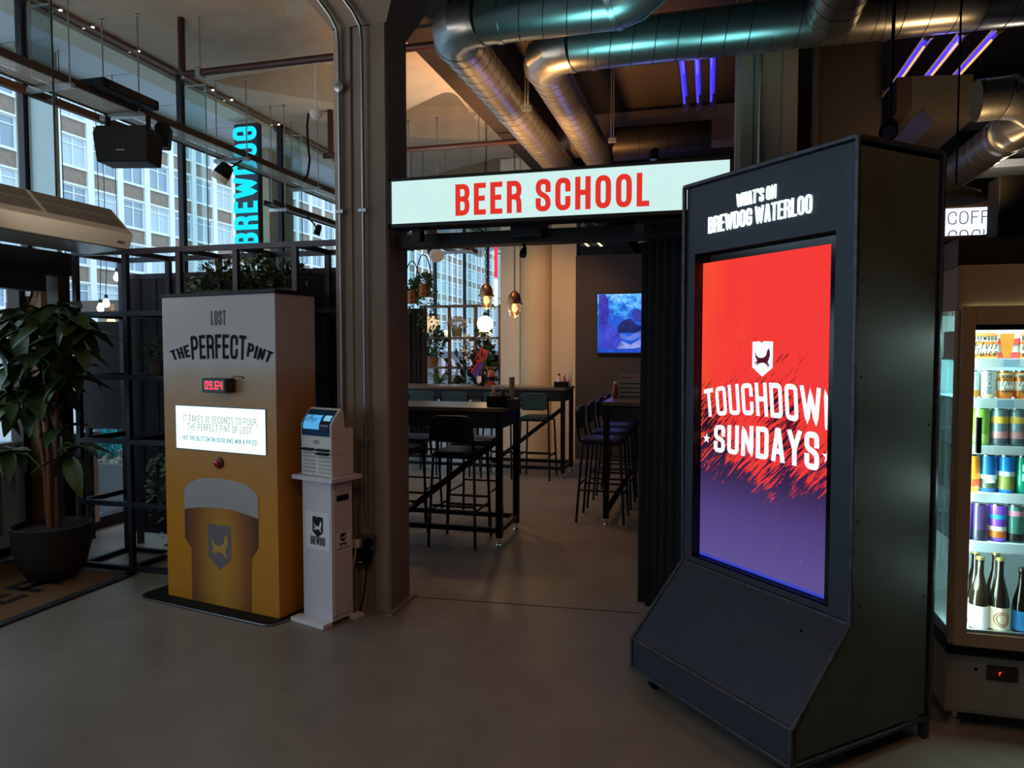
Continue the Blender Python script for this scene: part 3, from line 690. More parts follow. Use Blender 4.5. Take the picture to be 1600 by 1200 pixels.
# ================================================================== LIGHTBOX SIGN
X0, X1 = -1.782, .108; Z0_, Z1_ = 2.318, 2.573; yf = 3.80
sg = thing('lightbox_sign', 'long glowing lightbox sign with red letters above the doorway', 'sign', ((X0 + X1) / 2, 3.92, Z0_))
sf = 3.86
l0, l1 = gy(607, 281, sf), gy(1147, 243, sf); lb = gy(607, 357, sf)
X0, X1, Z1_, Z0_ = l0.x, l1.x, (l0.z + l1.z) / 2, lb.z
B(X0, X1, sf + .004, sf + .12, Z0_, Z1_).build('casing', M_black, sg)
for a in ((X0, X1, Z1_ - .016, Z1_), (X0, X1, Z0_, Z0_ + .022), (X0, X0 + .02, Z0_, Z1_), (X1 - .02, X1, Z0_, Z1_)):
    B(a[0], a[1], sf - .012, sf + .006, a[2], a[3]).build('frame_bar', M_black, sg, bevel=.002)
B(X0 + .02, X1 - .02, sf + .0, sf + .004, Z0_ + .022, Z1_ - .016).build('light_panel', emit('sign_panel', 'd2f4f0', .98), sg)
n0, n1 = gy(711, 336, sf), gy(1016, 268, sf); ba = gy(860, 330, sf).z; to = gy(860, 279, sf).z
mb = MB(); text(mb, 'BEER SCHOOL', to - ba, lambda x, y: Vector(((n0.x + n1.x) / 2 + x, sf - .003, ba + y)), width=n1.x - n0.x, t=.165, cw=.42, gap=.085, space=.25); mb.build('lettering', emit('sign_red', 'e8352c', .95), sg, recalc=False)
for x in (X0 + .12, X1 - .5): B(x, x + .05, sf + .05, sf + .12, Z0_ - .07, Z0_).build('bracket', M_black, sg)
# doorway frame and curtain
struct(B(-1.85, .12, 4.08, 4.2, gy(700, 384, 4.08).z, gy(700, 364, 4.08).z).build('lintel_beam', mat('lintel_brown', '241d1a', .6)), 'dark steel beam over the doorway')
tag(B(gy(800, 370, 4.06).x, gy(848, 370, 4.06).x, 4.02, 4.22, 2.24, 2.36).build('control_box', mat('control_navy', '16151c', .5), bevel=.004), 'dark control box fixed on the doorway beam', 'box')
cu = thing('door_curtain', 'heavy black curtain gathered at the right of the doorway', 'curtain', (-.28, 4.32, 0))
p0, p1 = Vector((-.395, 4.5)), Vector((-.10, 4.12)); zt_ = 2.25; mb = MB(); n = 44; rows = 6
for j in range(rows + 1):
    z = .04 + (zt_ - .04) * j / rows
    for i in range(n + 1):
        u = i / n; q = p0.lerp(p1, u); dn = Vector((p1.y - p0.y, -(p1.x - p0.x))).normalized(); am = .026 * (1 - .35 * j / rows)
        q = q + dn * am * math.sin(u * 38 + .3 * math.sin(j)); mb.v.append(Vector((q.x, q.y, z)))
for j in range(rows):
    for i in range(n): a = j * (n + 1) + i; mb.f.append((a, a + 1, a + n + 2, a + n + 1))
mb.build('cloth', M_curtain, cu, smooth=80, solid=.004); MB().tube([(-.42, 4.54, zt_ + .015), (-.08, 4.1, zt_ + .015)], .012, 8).build('rail', M_alu, cu)

# ================================================================== TALL SCREEN KIOSK
kb = Vector((-.338, 3.428, 0)); KRZ = math.atan2(-.737, .676)
KF = Fr(kb, KRZ); kw_, ks, kd = .955, .305, .80; kh = 2.382; zlip, zknee, zbot = .225, .56, .085
ko = thing('screen_kiosk', 'tall black steel kiosk on castors with a red and violet advertising screen', 'kiosk', KF.o, KF.rz)
t = NT('kiosk_steel'); nn = t.noise(5, 6, .7); sc_ = t.noise(60, 3, .6, sc=(1, 1, .2))
colr = t.mix(t.math('MULTIPLY', nn, 1.0), lin('2a2e38'), lin('3d424c'))
M_kst = t.surf(t.pbr(colr, t.math('ADD', .32, t.math('MULTIPLY', sc_, .25)), .35).outputs[0])
M_kside = mat('kiosk_side_steel', '4c524b', .55, .1, .25, 4, bump=.06)
M_edge = mat('worn_edge', '55555b', .4, .6, .45, 30)
side = [(0, zbot), (0, zlip), (ks, zknee), (ks - .015, kh), (kd, kh), (kd, zbot)]
B(.03, kw_ - .03, .012, kd - .02, zbot + .01, zlip - .02).build('base', M_kst, ko, world=False)
for x in (.004, kw_ - .004):
    sgn = -1 if x < .1 else 1
    mb = MB().prism([Vector((x, y, z)) for y, z in [(.025, zbot + .02), (.025, zlip - .01), (ks + .02, zknee + .01), (ks + .005, kh - .03), (kd - .03, kh - .03), (kd - .03, zbot + .02)]], (-sgn * .012, 0, 0))
    so2 = mb.build('side_panel', M_kside, ko, world=False)
    for y, z in ((ks + .03, 1.86), (ks + .03, 1.5), (ks + .03, .95), (ks + .05, .62), (kd - .05, .6), (kd - .05, 1.9), (kd - .05, 1.3), (.08, .3)):
        MB().lathe([(.006, 0), (.004, .003)], 8, (x, y, z), (sgn, 0, 0)).build('bolt', M_blackp, so2, world=False)
    pts = [Vector((x, y, z)) for y, z in side]
    for a, b in zip(pts, pts[1:] + pts[:1]): MB().bar(a, b, .017, .017, (1, 0, 0)).build('frame_bar', M_edge if b is not pts[0] else M_kst, ko, world=False, bevel=.003)
for y, z in ((0, zbot), (0, zlip), (ks, zknee), (ks - .015, kh), (kd, kh)): MB().bar((0, y, z), (kw_, y, z), .017).build('frame_bar', M_edge, ko, world=False, bevel=.003)
MB().quad((.01, -.002, zbot), (kw_ - .01, -.002, zbot), (kw_ - .01, -.002, zlip), (.01, -.002, zlip)).build('kick_panel', M_kst, ko, world=False, recalc=False, solid=.004)
sp_ = MB().quad((.012, .002, zlip + .004), (kw_ - .012, .002, zlip + .004), (kw_ - .012, ks - .004, zknee), (.012, ks - .004, zknee)).build('sloped_panel', M_kst, ko, world=False, recalc=False, solid=.004)
MB().lathe([(.007, 0), (.007, .002)], 10, (kw_ * .82, ks * .78, zlip + (zknee - zlip) * .78 + .004), (0, -.7, .7)).build('lock', M_blackp, sp_, world=False)
B(.01, kw_ - .01, kd - .02, kd, zbot, kh).build('rear_panel', M_kst, ko, world=False); B(.01, kw_ - .01, ks, kd, kh - .012, kh).build('top_panel', M_kst, ko, world=False)
yfp = ks - .002
def KX(px, py, yl=yfp): return KF.pix(px, py, yl)
ox0, ox1 = kw_ - .885, kw_ - .10; oz0, oz1 = .60, 2.055
for a in ((.012, ox0, zknee + .012, kh - .012), (ox1, kw_ - .012, zknee + .012, kh - .012), (ox0, ox1, zknee + .012, oz0), (ox0, ox1, oz1, kh - .012)):
    B(a[0], a[1], ks - .004, ks + .012, a[2], a[3]).build('front_panel', M_kst, ko, world=False)
scr = B(ox0 - .01, ox1 + .01, ks + .045, ks + .06, oz0 - .01, oz1 + .01).build('display', mat('display_black', '050506', .12), ko, world=False)
ysc = ks + .044
a0, a1 = KX(1093, 866, ysc), KX(1299, 381, ysc); x0, x1, z0, z1 = a0[0], min(a1[0], ox1 + .005), max(a0[1], oz0 + .004), a1[1]
for nm, q in (('reveal', (ox0 - .006, ox0, oz0, oz1)), ('reveal', (ox1, ox1 + .006, oz0, oz1)), ('reveal', (ox0, ox1, oz0 - .006, oz0)), ('reveal', (ox0, ox1, oz1, oz1 + .006))):
    B(q[0], q[1], ks - .002, ks + .06, q[2], q[3]).build(nm, M_black, ko, world=False)
t = NT('touchdown_art'); tc = t.n('ShaderNodeTexCoord').outputs['UV']; sp = t.n('ShaderNodeSeparateXYZ'); t.l(tc, sp.inputs[0]); U, V = sp.outputs[0], sp.outputs[1]
rot = t.n('ShaderNodeMapping'); rot.inputs['Rotation'].default_value = (0, 0, math.radians(-58)); rot.inputs['Scale'].default_value = (1, 2.4, 1); t.l(tc, rot.inputs[0])
st = t.n('ShaderNodeMapping'); st.inputs['Scale'].default_value = (14, 2.2, 1); t.l(rot.outputs[0], st.inputs[0])
rot2 = t.n('ShaderNodeMapping'); rot2.inputs['Rotation'].default_value = (0, 0, math.radians(-26)); t.l(tc, rot2.inputs[0])
stv = t.n('ShaderNodeMapping'); stv.inputs['Scale'].default_value = (7, 85, 1); t.l(rot2.outputs[0], stv.inputs[0])
streak = t.n('ShaderNodeTexNoise'); streak.inputs['Scale'].default_value = 1.0; streak.inputs['Detail'].default_value = 6; streak.inputs['Roughness'].default_value = .7; t.l(stv.outputs[0], streak.inputs['Vector'])
big = t.n('ShaderNodeTexNoise'); big.inputs['Scale'].default_value = 3.0; big.inputs['Detail'].default_value = 4; t.l(tc, big.inputs['Vector'])
fine = t.n('ShaderNodeTexNoise'); fine.inputs['Scale'].default_value = 90; fine.inputs['Detail'].default_value = 2; t.l(tc, fine.inputs['Vector'])
# dark streaks: along a diagonal band and everywhere below
lowr = t.math('SUBTRACT', .49, V)                                       # >0 below mid
band = t.math('SUBTRACT', .16, t.math('ABSOLUTE', t.math('SUBTRACT', t.math('SUBTRACT', V, .46), t.math('MULTIPLY', U, .34))))
thr = t.math('ADD', t.math('ADD', t.math('MULTIPLY', lowr, 1.5), t.math('MULTIPLY', t.math('MAXIMUM', t.math('SUBTRACT', .33, V), 0), 3)), t.math('MULTIPLY', t.math('MAXIMUM', band, -.06), 1.1))
val = t.math('ADD', t.math('ADD', thr, t.math('MULTIPLY', t.math('SUBTRACT', streak.outputs[0], .5), 2.6)), t.math('MULTIPLY', t.math('SUBTRACT', big.outputs[0], .5), 1.5))
mask = t.math('MULTIPLY', t.math('SUBTRACT', val, .09), 9, True)
redc = t.mix(t.math('ADD', t.math('MULTIPLY', t.math('SUBTRACT', .35, U), .9), t.math('MULTIPLY', t.math('SUBTRACT', big.outputs[0], .5), 1.2), True), lin('f03a36'), lin('f8602a'))
purple = t.ramp(V, [(0, '5d5090'), (.18, '4f407c'), (.3, '38274f'), (.42, '271628'), (.7, '3a1428'), (1, '4a2a50')])
colr = t.mix(mask, redc, purple)
dots = t.math('GREATER_THAN', fine.outputs[0], .735); colr = t.mix(t.math('MULTIPLY', dots, t.math('LESS_THAN', V, .4)), colr, lin('e8506a'))
f2 = t.n('ShaderNodeTexNoise'); f2.inputs['Scale'].default_value = 55; f2.inputs['Detail'].default_value = 5; f2.inputs['Roughness'].default_value = .8; t.l(rot2.outputs[0], f2.inputs['Vector'])
colr = t.mix(t.math('MULTIPLY', t.math('SUBTRACT', f2.outputs[0], .66), 8, True), colr, lin('3a1022'))
glow = t.math('MULTIPLY', t.math('SUBTRACT', .014, V), 90, True); colr = t.mix(glow, colr, lin('3040c8'))
em = t.n('ShaderNodeEmission'); t.l(colr, em.inputs[0]); em.inputs[1].default_value = 1.05; M_art = t.surf(em.outputs[0])
mb = MB().quad((x0, ysc, z0), (x1, ysc, z0), (x1, ysc, z1), (x0, ysc, z1)); mb.uv = [(0, 0), (1, 0), (1, 1), (0, 1)]
art = mb.build('advert_image', M_art, scr, world=False, recalc=False)
M_wt = emit('advert_white', 'eef0ff', 1.15)
ya = ysc - .001
def SX(px, py): return KF.pix(px, py, ya)
def warped(s_, TL, TR, BL, BR, tt, arch=0, name='advert_lettering', cw=.5, clip=None):
    TL, TR, BL, BR = SX(*TL), SX(*TR), SX(*BL), SX(*BR)
    def wf(u, y):
        b = Vector(BL).lerp(Vector(BR), u); tp = Vector(TL).lerp(Vector(TR), u); p = b.lerp(tp, y); return min(p.x, clip) if clip else p.x, p.y + arch * 4 * u * (1 - u)
    mb = MB(); text(mb, s_, 1.0, lambda x, y: Vector((x, ya, y)), warp=wf, t=tt, cw=cw, gap=.10, rad=.12); mb.build(name, M_wt, scr, world=False, recalc=False)
warped('TOUCHDOWN', (1099.5, 609), (1310, 612), (1103, 652), (1312, 678), .15, .035, clip=x1)
warped('SUNDAYS', (1116, 664), (1280, 676), (1115, 706), (1280, 737), .165, .008)
for px, py, r in ((1104, 685, .026), (1294, 714, .032)):
    cx, cz = SX(px, py); MB().poly([Vector((min(cx + (r if k % 2 == 0 else r * .42) * math.sin(k * math.pi / 5), x1), ya, cz + (r if k % 2 == 0 else r * .42) * math.cos(k * math.pi / 5))) for k in range(10)]).build('star', M_wt, scr, world=False, recalc=False)
e0, e1 = SX(1175, 588), SX(1208, 532); w_, h_ = e1[0] - e0[0], .215
h_ = e1[1] - e0[1]
mbs = MB(); emblem(mbs, SHIELD, lambda x, y: Vector((e0[0] + x, ya, e0[1] + y)), w_, h_); mbs.build('shield_emblem', M_wt, scr, world=False, recalc=False)
mbs = MB(); emblem(mbs, DOG, lambda x, y: Vector((e0[0] + x, ya - .001, e0[1] + y)), w_, h_); mbs.build('hound_emblem', emit('art_maroon', '5e1f2e', .8), scr, world=False, recalc=False)
M_ch = emit('channel_letter', 'dffcff', 1.7)
yl_ = ks - .012
def KL(s_, a, b, h0, wd):
    A, Bq = KF.pix(*a, yl_), KF.pix(*b, yl_); mb = MB(); zc = (A[1] + Bq[1]) / 2
    text(mb, s_, h0, lambda x, y: Vector(((A[0] + Bq[0]) / 2 + x, yl_, zc + y)), width=Bq[0] - A[0], t=.14, cw=.5, gap=.12, space=.24, thick=(0, .008, 0)); mb.build('channel_lettering', M_ch, ko, world=False)
KL("WHAT'S ON", (1150, 325), (1211, 309), .060, 0); KL('BREWDOG WATERLOO', (1106, 367), (1267, 331), .077, 0)
for x, y in ((.09, .06), (kw_ - .09, .06), (.09, kd - .08), (kw_ - .09, kd - .08)):
    cst = B(x - .03, x + .03, y - .03, y + .03, zbot - .012, zbot).build('castor', M_chrome, ko, world=False)
    MB().lathe([(.012, -.014), (.034, -.012), (.036, 0), (.034, .012), (.012, .014)], 18, (x, y + .012, .036), (1, 0, 0)).build('wheel', M_blackp, cst, world=False, smooth=50)
    for s2 in (-.018, .018): B(x + s2 - .002, x + s2 + .002, y - .012, y + .025, .03, zbot - .01).build('fork', M_chrome, cst, world=False)
B(kw_ - .03, kw_, kd - .03, kd, 0, zbot).build('foot', M_kst, ko, world=False)
# ================================================================== DRINKS FRIDGE
FX0, FX1, FY0, FY1 = .985, 1.70, 3.33, 3.95
fr = thing('drinks_fridge', 'beige glass-door drinks fridge full of cans and bottles', 'fridge', (FX0, FY0, 0))
def fz(y, Y=FY0): return gy(1550, y, Y).z
ztop = fz(412); zg1, zg0 = fz(507), fz(991); zk1, zk0 = fz(1014), fz(1030)
M_bg = mat('fridge_beige', '8f7459', .45, vary=.03)
B(FX0, FX1, FY0 + .03, FY1, zg1 + .06, ztop).build('header', M_bg, fr, bevel=.004); B(FX0 + .0, FX1, FY0 + .04, FY1, ztop, ztop + .11).build('crown', M_black, fr)
B(FX0, FX1, FY0 + .05, FY1, .07, zk0 + .02).build('plinth_unit', mat('fridge_grey', '8b8075', .5, .2), fr, bevel=.003)
B(FX0 - .01, FX1, FY0 + .012, FY1, zk0, zk1).build('bumper_strip', M_blackp, fr, bevel=.006)
B(FX0, FX1, FY1 - .03, FY1, zk1, zg1 + .06).build('back_panel', mat('fridge_liner', 'e6eef0', .5, vary=.02), fr); B(FX1 - .03, FX1, FY0 + .03, FY1 - .03, zk1, zg1 + .06).build('side_liner', MATS['fridge_liner'], fr)
B(FX0 + .01, FX1 - .03, FY0 + .03, FY1 - .03, zk1, zk1 + .05).build('floor_liner', MATS['fridge_liner'], fr)
B(FX0, FX0 + .03, FY0 + .02, FY0 + .06, zk1, zg1 + .06).build('corner_post', M_bg, fr); B(FX0, FX0 + .03, FY1 - .06, FY1 - .03, zk1, zg1 + .06).build('corner_post', M_bg, fr)
MB().quad((FX0 + .01, FY0 + .06, zk1), (FX0 + .01, FY1 - .06, zk1), (FX0 + .01, FY1 - .06, zg1 + .06), (FX0 + .01, FY0 + .06, zg1 + .06)).build('side_glass', glass('fridge_side_glass', (.75, .95, .95, 1)), fr, recalc=False)
xi0 = gy(1518, 700, FY0).x
dr = B(FX0 + .008, xi0, FY0 - .012, FY0 + .02, zk1 + .005, zg1 + .075).build('door', M_bg, fr, bevel=.003)
for q in ((xi0, FX1, zg1, zg1 + .075), (xi0, FX1, zk1 + .005, zg0)): B(q[0], q[1], FY0 - .012, FY0 + .02, q[2], q[3]).build('door_rail', M_bg, dr)
B(FX1 - .045, FX1, FY0 - .012, FY0 + .02, zg0, zg1).build('door_stile', M_bg, dr)
B(xi0, FX1 - .045, FY0 - .002, FY0 + .012, zg1 - .022, zg1).build('seal', M_blackp, dr); B(xi0, FX1 - .045, FY0 - .004, FY0 + .012, zg0, zg0 + .014).build('seal', M_alu, dr)
MB().quad((xi0, FY0, zg0), (FX1 - .045, FY0, zg0), (FX1 - .045, FY0, zg1), (xi0, FY0, zg1)).build('door_glass', glass('fridge_glass', (.97, 1, 1, 1), 0.01), dr, recalc=False)
h0, h1 = gy(1525, 708, FY0 - .03), gy(1534, 652, FY0 - .03)
B(h0.x, h1.x, FY0 - .04, FY0 - .014, h0.z, h1.z).build('handle', mat('handle_dark', '2a2620', .35, .6), dr, bevel=.003)
B(FX0 + .035, FX0 + .052, FY0 + .03, FY0 + .05, zk1 + .06, zg1 + .05).build('led_strip', emit('fridge_led', 'c8fff8', 45), fr); B(FX0 + .05, FX1 - .05, FY0 + .035, FY0 + .06, zg1 + .04, zg1 + .055).build('led_strip', MATS['fridge_led'], fr)
lamp('fridge_light', 'POINT', (1.30, 3.40, zg1 + .0), 13.0, (.7, 1.0, .97), .08)
lamp('fridge_light', 'POINT', (1.10, 3.40, 1.0), 7.0, (.7, 1.0, .97), .08)
lamp('fridge_light', 'POINT', (1.08, 3.40, .62), 4, (.7, 1.0, .97), .08)
lamp('fridge_light', 'POINT', (1.10, 3.6, 1.45), 5, (.5, 1.0, 1.0), .05)
B(gy(1500, 1050, FY0).x + .012, FX1, FY0 + .045, FY0 + .052, .085, zk0 - .012).build('grille_door', MATS['fridge_grey'], fr, bevel=.002)
d0, d1 = gy(1541, 1062, FY0 + .04), gy(1591, 1044, FY0 + .04)
dp = B(d0.x, d1.x, FY0 + .036, FY0 + .046, d0.z, d1.z).build('thermostat', mat('thermo_red', '2a1210', .3), fr, bevel=.004)
c = gy(1563, 1053, FY0 + .035); mb = MB(); text(mb, "1'", .016, lambda x, y: Vector((c.x + x, FY0 + .0355, c.z - .008 + y)), t=.2); mb.build('digit', emit('thermo_led', 'ff2a1a', 3), dp, recalc=False)
for px, py in ((1525, 1046), (1520, 1128)):
    c = gy(px, py, FY0 + .044); MB().lathe([(.008, 0), (.007, .002)], 10, (c.x, FY0 + .046, c.z), (0, -1, 0)).build('hole_plug', M_blackp, fr)
for x, y in ((FX0 + .05, FY0 + .09), (FX1 - .05, FY0 + .09), (FX0 + .05, FY1 - .08), (FX1 - .05, FY1 - .08)): MB().lathe([(.022, 0), (.022, .03), (.012, .03), (.012, .075)], 12, (x, y, 0)).build('foot', M_chrome, fr, smooth=40)
M_shelf = mat('shelf_white', 'd3e2e8', .4, vary=.02)
YS = 3.42
sh_z = {}
for i, (ya_, yb_) in enumerate(((560, 574), (623, 638), (697, 710), (771, 785), (848, 863))):
    za, zb_ = gy(1550, ya_, FY0 + .045).z, gy(1550, yb_, FY0 + .045).z; sh_z[i] = za
    s_ = B(FX0 + .015, FX1 - .032, FY0 + .045, FY1 - .032, za - .008, za).build('shelf', M_shelf, fr); B(FX0 + .055, FX1 - .032, FY0 + .04, FY0 + .045, zb_, za).build('price_rail', M_shelf, s_)
    if i < 2:
        p = gy(1580 if i == 0 else 1571, (ya_ + yb_) / 2, FY0 + .039); B(p.x - .03, p.x + .03, FY0 + .0385, FY0 + .0395, zb_ + .004, za - .004).build('price_label', mat('price_blue', '9fc3dd', .5), s_)
sh_z[5] = zk1 + .05
def can_mats(cols):
    return cols
def can_on(px, row, r, h, body, label, bands=(), texts=(), Y=YS, side=None):
    c = gy(px, 700, Y); z = sh_z[row]; o = thing('drink_can', label, 'can', (c.x, Y, z), group='cans in the fridge')
    MB().lathe([(r * .78, 0), (r * .8, .003), (r, .012), (r, h - .016), (r * .86, h - .004), (r * .86, h), (r * .80, h - .004), (0, h - .004)], 20, (0, 0, 0)).build('can_body', mat('can_' + body, body, .3, .35, .05), o, smooth=50, world=False)
    MB().lathe([(r * .80, h - .0035), (r * .88, h - .004), (r * .88, h + .001), (r * .8, h)], 20).build('rim', M_chrome, o, world=False, smooth=50)
    for a, b, cc in bands: MB().lathe([(r * 1.006, h * a), (r * 1.006, h * b)], 20).build('printed_band', mat('band_' + cc, cc, .35, .1, .05), o, world=False, smooth=50)
    if side: mb = MB(); text(mb, side, .017, lambda x, y: Vector((r * 1.012 * math.sin((.012 - y) / r - .25), -r * 1.012 * math.cos((.012 - y) / r - .25), h * .55 + x)), t=.16, cw=.62); mb.build('lettering', mat('ink_3e5560', '3e5560', .5), o, world=False, recalc=False)
    for s_, zz_, hh, cc, kw2 in texts:
        mb = MB(); text(mb, s_, hh, lambda x, y: Vector((r * 1.012 * math.sin(x / r), -r * 1.012 * math.cos(x / r), zz_ * h + y)), **kw2); mb.build('lettering', mat('ink_' + cc, cc, .5), o, world=False, recalc=False)
    return o
H33, H44 = .115, .155
EV = [('BREWDOG', .74, .012, '2a2a2a', dict(t=.18)), ('Elvis', .46, .028, '15242a', dict(t=.09, slant=.3)), ('Juice', .22, .028, '15242a', dict(t=.09, slant=.3))]
can_on(1540, 1, .033, H33, 'dfe6e4', 'white can with upright lettering on the second fridge shelf', [(.05, .2, 'd8b98c')], [('L', .3, .045, '3e5560', dict(t=.14, anchor=-1.6))], side='BREWDOG')
can_on(1566, 1, .033, H33, 'e07a2c', 'orange and white striped can left of its twin on the second fridge shelf', [(.3, .62, 'f1e6d8'), (.76, .9, 'e8c9a0')], EV)
can_on(1593, 1, .033, H33, 'e07a2c', 'orange and white striped can at the photo edge, second fridge shelf', [(.3, .62, 'f1e6d8'), (.76, .9, 'e8c9a0')], EV)
can_on(1513, 1, .033, H33, 'd9e4e6', 'pale can half hidden by the door frame on the second fridge shelf', [(.05, .3, 'c8832e')], [])
can_on(1531, 2, .033, H44, '7fb04a', 'leafy green tall can on the third fridge shelf', [(.1, .3, 'a8c868')], [])
for k, px in enumerate((1560, 1588)):
    can_on(px, 2, .033, H44, '7e8f96', ('grey tall can with yellow and pink print next to the green can', 'grey tall can with yellow and pink print at the photo edge')[k], [(.05, .2, '4c5560'), (.2, .38, 'd08a8e'), (.6, .78, 'e6b64e')], [])
can_on(1518, 3, .033, H44, 'e08a2a', 'orange can half hidden on the fourth fridge shelf', [(.15, .35, 'd7452a')], [])
can_on(1545, 3, .033, H44, '1f5f9a', 'dark blue can with snowy print on the fourth fridge shelf', [(.12, .36, '3f4a3a'), (.36, .48, 'c9dfe8')], [('RISING', .26, .016, 'f0f4f6', dict(t=.18)), ])
can_on(1573, 3, .033, H44, '2d7fd0', 'bright blue can with yellow field print on the fourth fridge shelf', [(.1, .46, '7d8a3c'), (.46, .58, 'd7ecf5')], [])
can_on(1600, 3, .033, H44, '1f9a78', 'green can at the photo edge on the fourth fridge shelf', [], [('H', .6, .03, 'dff2ea', dict(t=.2, anchor=1.2)), ('D', .35, .03, 'dff2ea', dict(t=.2, anchor=1.2))])
can_on(1534, 4, .033, H44, '4a3560', 'dark violet metallic can on the fifth fridge shelf', [(.0, .3, '2e2b3c')], [])
can_on(1507, 4, .033, H44, '7a4ab0', 'violet can half hidden by the door frame on the fifth fridge shelf', [], [])
can_on(1562, 4, .033, H44, '8b4fd0', 'bright violet can with orange swirl on the fifth fridge shelf', [(.12, .3, 'd0702e'), (.3, .42, 'f0e6dc'), (.62, .74, '2f9ad8')], [])
can_on(1590, 4, .033, H44, '4d7f74', 'green and black can with a pale badge on the fifth fridge shelf', [(.05, .25, '241c20'), (.72, .86, 'd78aa2')], [])
# multipack boxes on the top shelf
for k, (pa, pb_) in enumerate(((1492, 1566.5), (1567.5, 1640))):
    a, b = gy(pa, 540, YS - .03), gy(pb_, 540, YS - .03); za = sh_z[0]; zh = gy(1550, 517, YS - .03).z
    bx = thing('can_multipack', ('red and white carton of cans on the top fridge shelf, left one', 'red and white carton of cans on the top fridge shelf, right one')[k], 'carton', (a.x, YS, za), group='cartons in the fridge')
    B(a.x, b.x, YS - .03, YS + .12, za, zh).build('carton', mat('carton_white', 'e9dfd6', .6, vary=.03), bx)
    hh = zh - za; y_ = YS - .032; M_cr = mat('carton_red', 'cf3f42', .6)
    for f0, f1 in ((.0, .22), (.5, .72)): MB().quad((a.x, y_, za + hh * f0), (b.x, y_, za + hh * f0), (b.x, y_, za + hh * f1), (a.x, y_, za + hh * f1)).build('stripe', M_cr, bx, recalc=False)
    cx0 = a.x + .03 + (b.x - a.x) * .18; y2 = y_ - .001
    MB().poly([Vector((cx0 + dx, y2, za + hh * f)) for dx, f in ((0, 0), (.095, 0), (.095, .86), (.08, .93), (.015, .93), (0, .86))]).build('printed_can', mat('carton_can', 'e5863f', .5), bx, recalc=False)
    for f0, f1 in ((.18, .5), (.62, .8)): MB().quad((cx0, y2 - .001, za + hh * f0), (cx0 + .095, y2 - .001, za + hh * f0), (cx0 + .095, y2 - .001, za + hh * f1), (cx0, y2 - .001, za + hh * f1)).build('printed_band', mat('carton_cream', 'f1e2cf', .5), bx, recalc=False)
    for s_, f, h_ in (('BREWDOG', .65, .018), ('Elvis', .32, .034), ('Juice', .07, .034)):
        mb = MB(); text(mb, s_, h_, lambda x, y: Vector((cx0 + .0475 + x, y2 - .002, za + hh * f + y)), t=.1 if h_ > .02 else .17, slant=.25 if h_ > .02 else 0, width=.085); mb.build('lettering', mat('ink_15242a', '15242a', .5), bx, recalc=False)
    gx0 = cx0 + .105
    MB().poly([Vector((gx0 + dx, y2, za + hh * f)) for dx, f in ((.008, .04), (.035, .04), (.045, .5), (.05, .9), (-.004, .9), (0, .5))]).build('printed_glass', mat('carton_beer', 'e27d1e', .5), bx, recalc=False)
# bottles
bl_me = {}
def bottle(px, py, label, lab, Y, cap='b8a05a', scale=1.0, extra=None):
    c = gy(px, 900, Y); z = sh_z[5]; o = thing('beer_bottle', label, 'bottle', (c.x, Y, z), group='bottles in the fridge'); s = scale
    MB().lathe([(0, 0), (.036 * s, 0), (.038 * s, .006), (.038 * s, .12 * s), (.034 * s, .15 * s), (.022 * s, .2 * s), (.0145 * s, .235 * s), (.0135 * s, .285 * s), (.0155 * s, .288 * s), (.0155 * s, .3 * s)], 20).build('bottle_body', mat('brown_glass', '1c120a', .12, 0, .1), o, smooth=60, world=False)
    MB().lathe([(.0165 * s, .296 * s), (.0165 * s, .306 * s), (.012 * s, .31 * s), (0, .31 * s)], 16).build('cap', mat('cap_' + cap, cap, .35, .6), o, smooth=50, world=False)
    MB().lathe([(.0388 * s, .012), (.0388 * s, .105 * s)], 24).build('label', mat('lab_' + lab, lab, .6, vary=.04), o, smooth=60, world=False)
    if extra:
        for r_ in (.03, .021):
            mb = MB(); mb.tube([Vector((.0395 * s * math.sin(r_ * math.cos(a) / .0395), -.0395 * s * math.cos(r_ * math.cos(a) / .0395), .058 + r_ * math.sin(a))) for a in [k * math.pi / 12 for k in range(24)]], .0016, 5, closed=True); mb.build('label_ring', mat('ring_red', 'b5564a', .6), o, world=False)
    return o
bottle(1531, 0, 'brown bottle with pale pink label at the front left of the bottom shelf', 'e2cfd4', YS)
bottle(1562, 0, 'brown bottle with cream label and red ring on the bottom shelf', 'e6d9b8', YS, extra=True)
bottle(1597, 0, 'shorter dark bottle with blue label on the bottom shelf', '2f8fd0', YS + .01, '4a4436', .88)
bottle(1523, 0, 'brown bottle at the back left, behind the pink-label bottle', 'd8c8cc', YS + .10)
bottle(1555, 0, 'brown bottle standing behind the cream-label bottle', 'd8cdb0', YS + .10)
# bar back seen over the fridge
cs = thing('coffee_sign', 'small glowing white sign with thin black coffee cocktail letters', 'sign', (1.9, 6, 2.4)); a, b = gy(1463, 370, 6.0), gy(1548, 323, 6.0)
B(a.x, b.x, 6.0, 6.06, a.z, b.z).build('light_panel', emit('coffee_panel', 'e6ecff', 1.25), cs)
for q in ((a.x, b.x + .03, b.z, b.z + .05), (a.x, b.x + .03, a.z - .04, a.z), (b.x, b.x + .03, a.z - .04, b.z + .05)): B(q[0], q[1], 5.98, 6.07, q[2], q[3]).build('frame_bar', M_bronze, cs)
for s_, py, f in (('COFFEE', 351, 1), ('COCKTAILS', 380, 1)):
    p = gy(1481, py, 5.99); hh = gy(1481, py - 20, 5.99).z - p.z
    mb = MB(); text(mb, s_[:4] if py < 360 else s_[:4], hh, lambda x, y: Vector((min(p.x + x, b.x), 5.995, max(p.z + y, a.z + .002))), anchor=0, t=.07, cw=.62, gap=.2, rad=.5); mb.build('lettering', M_black, cs, recalc=False)
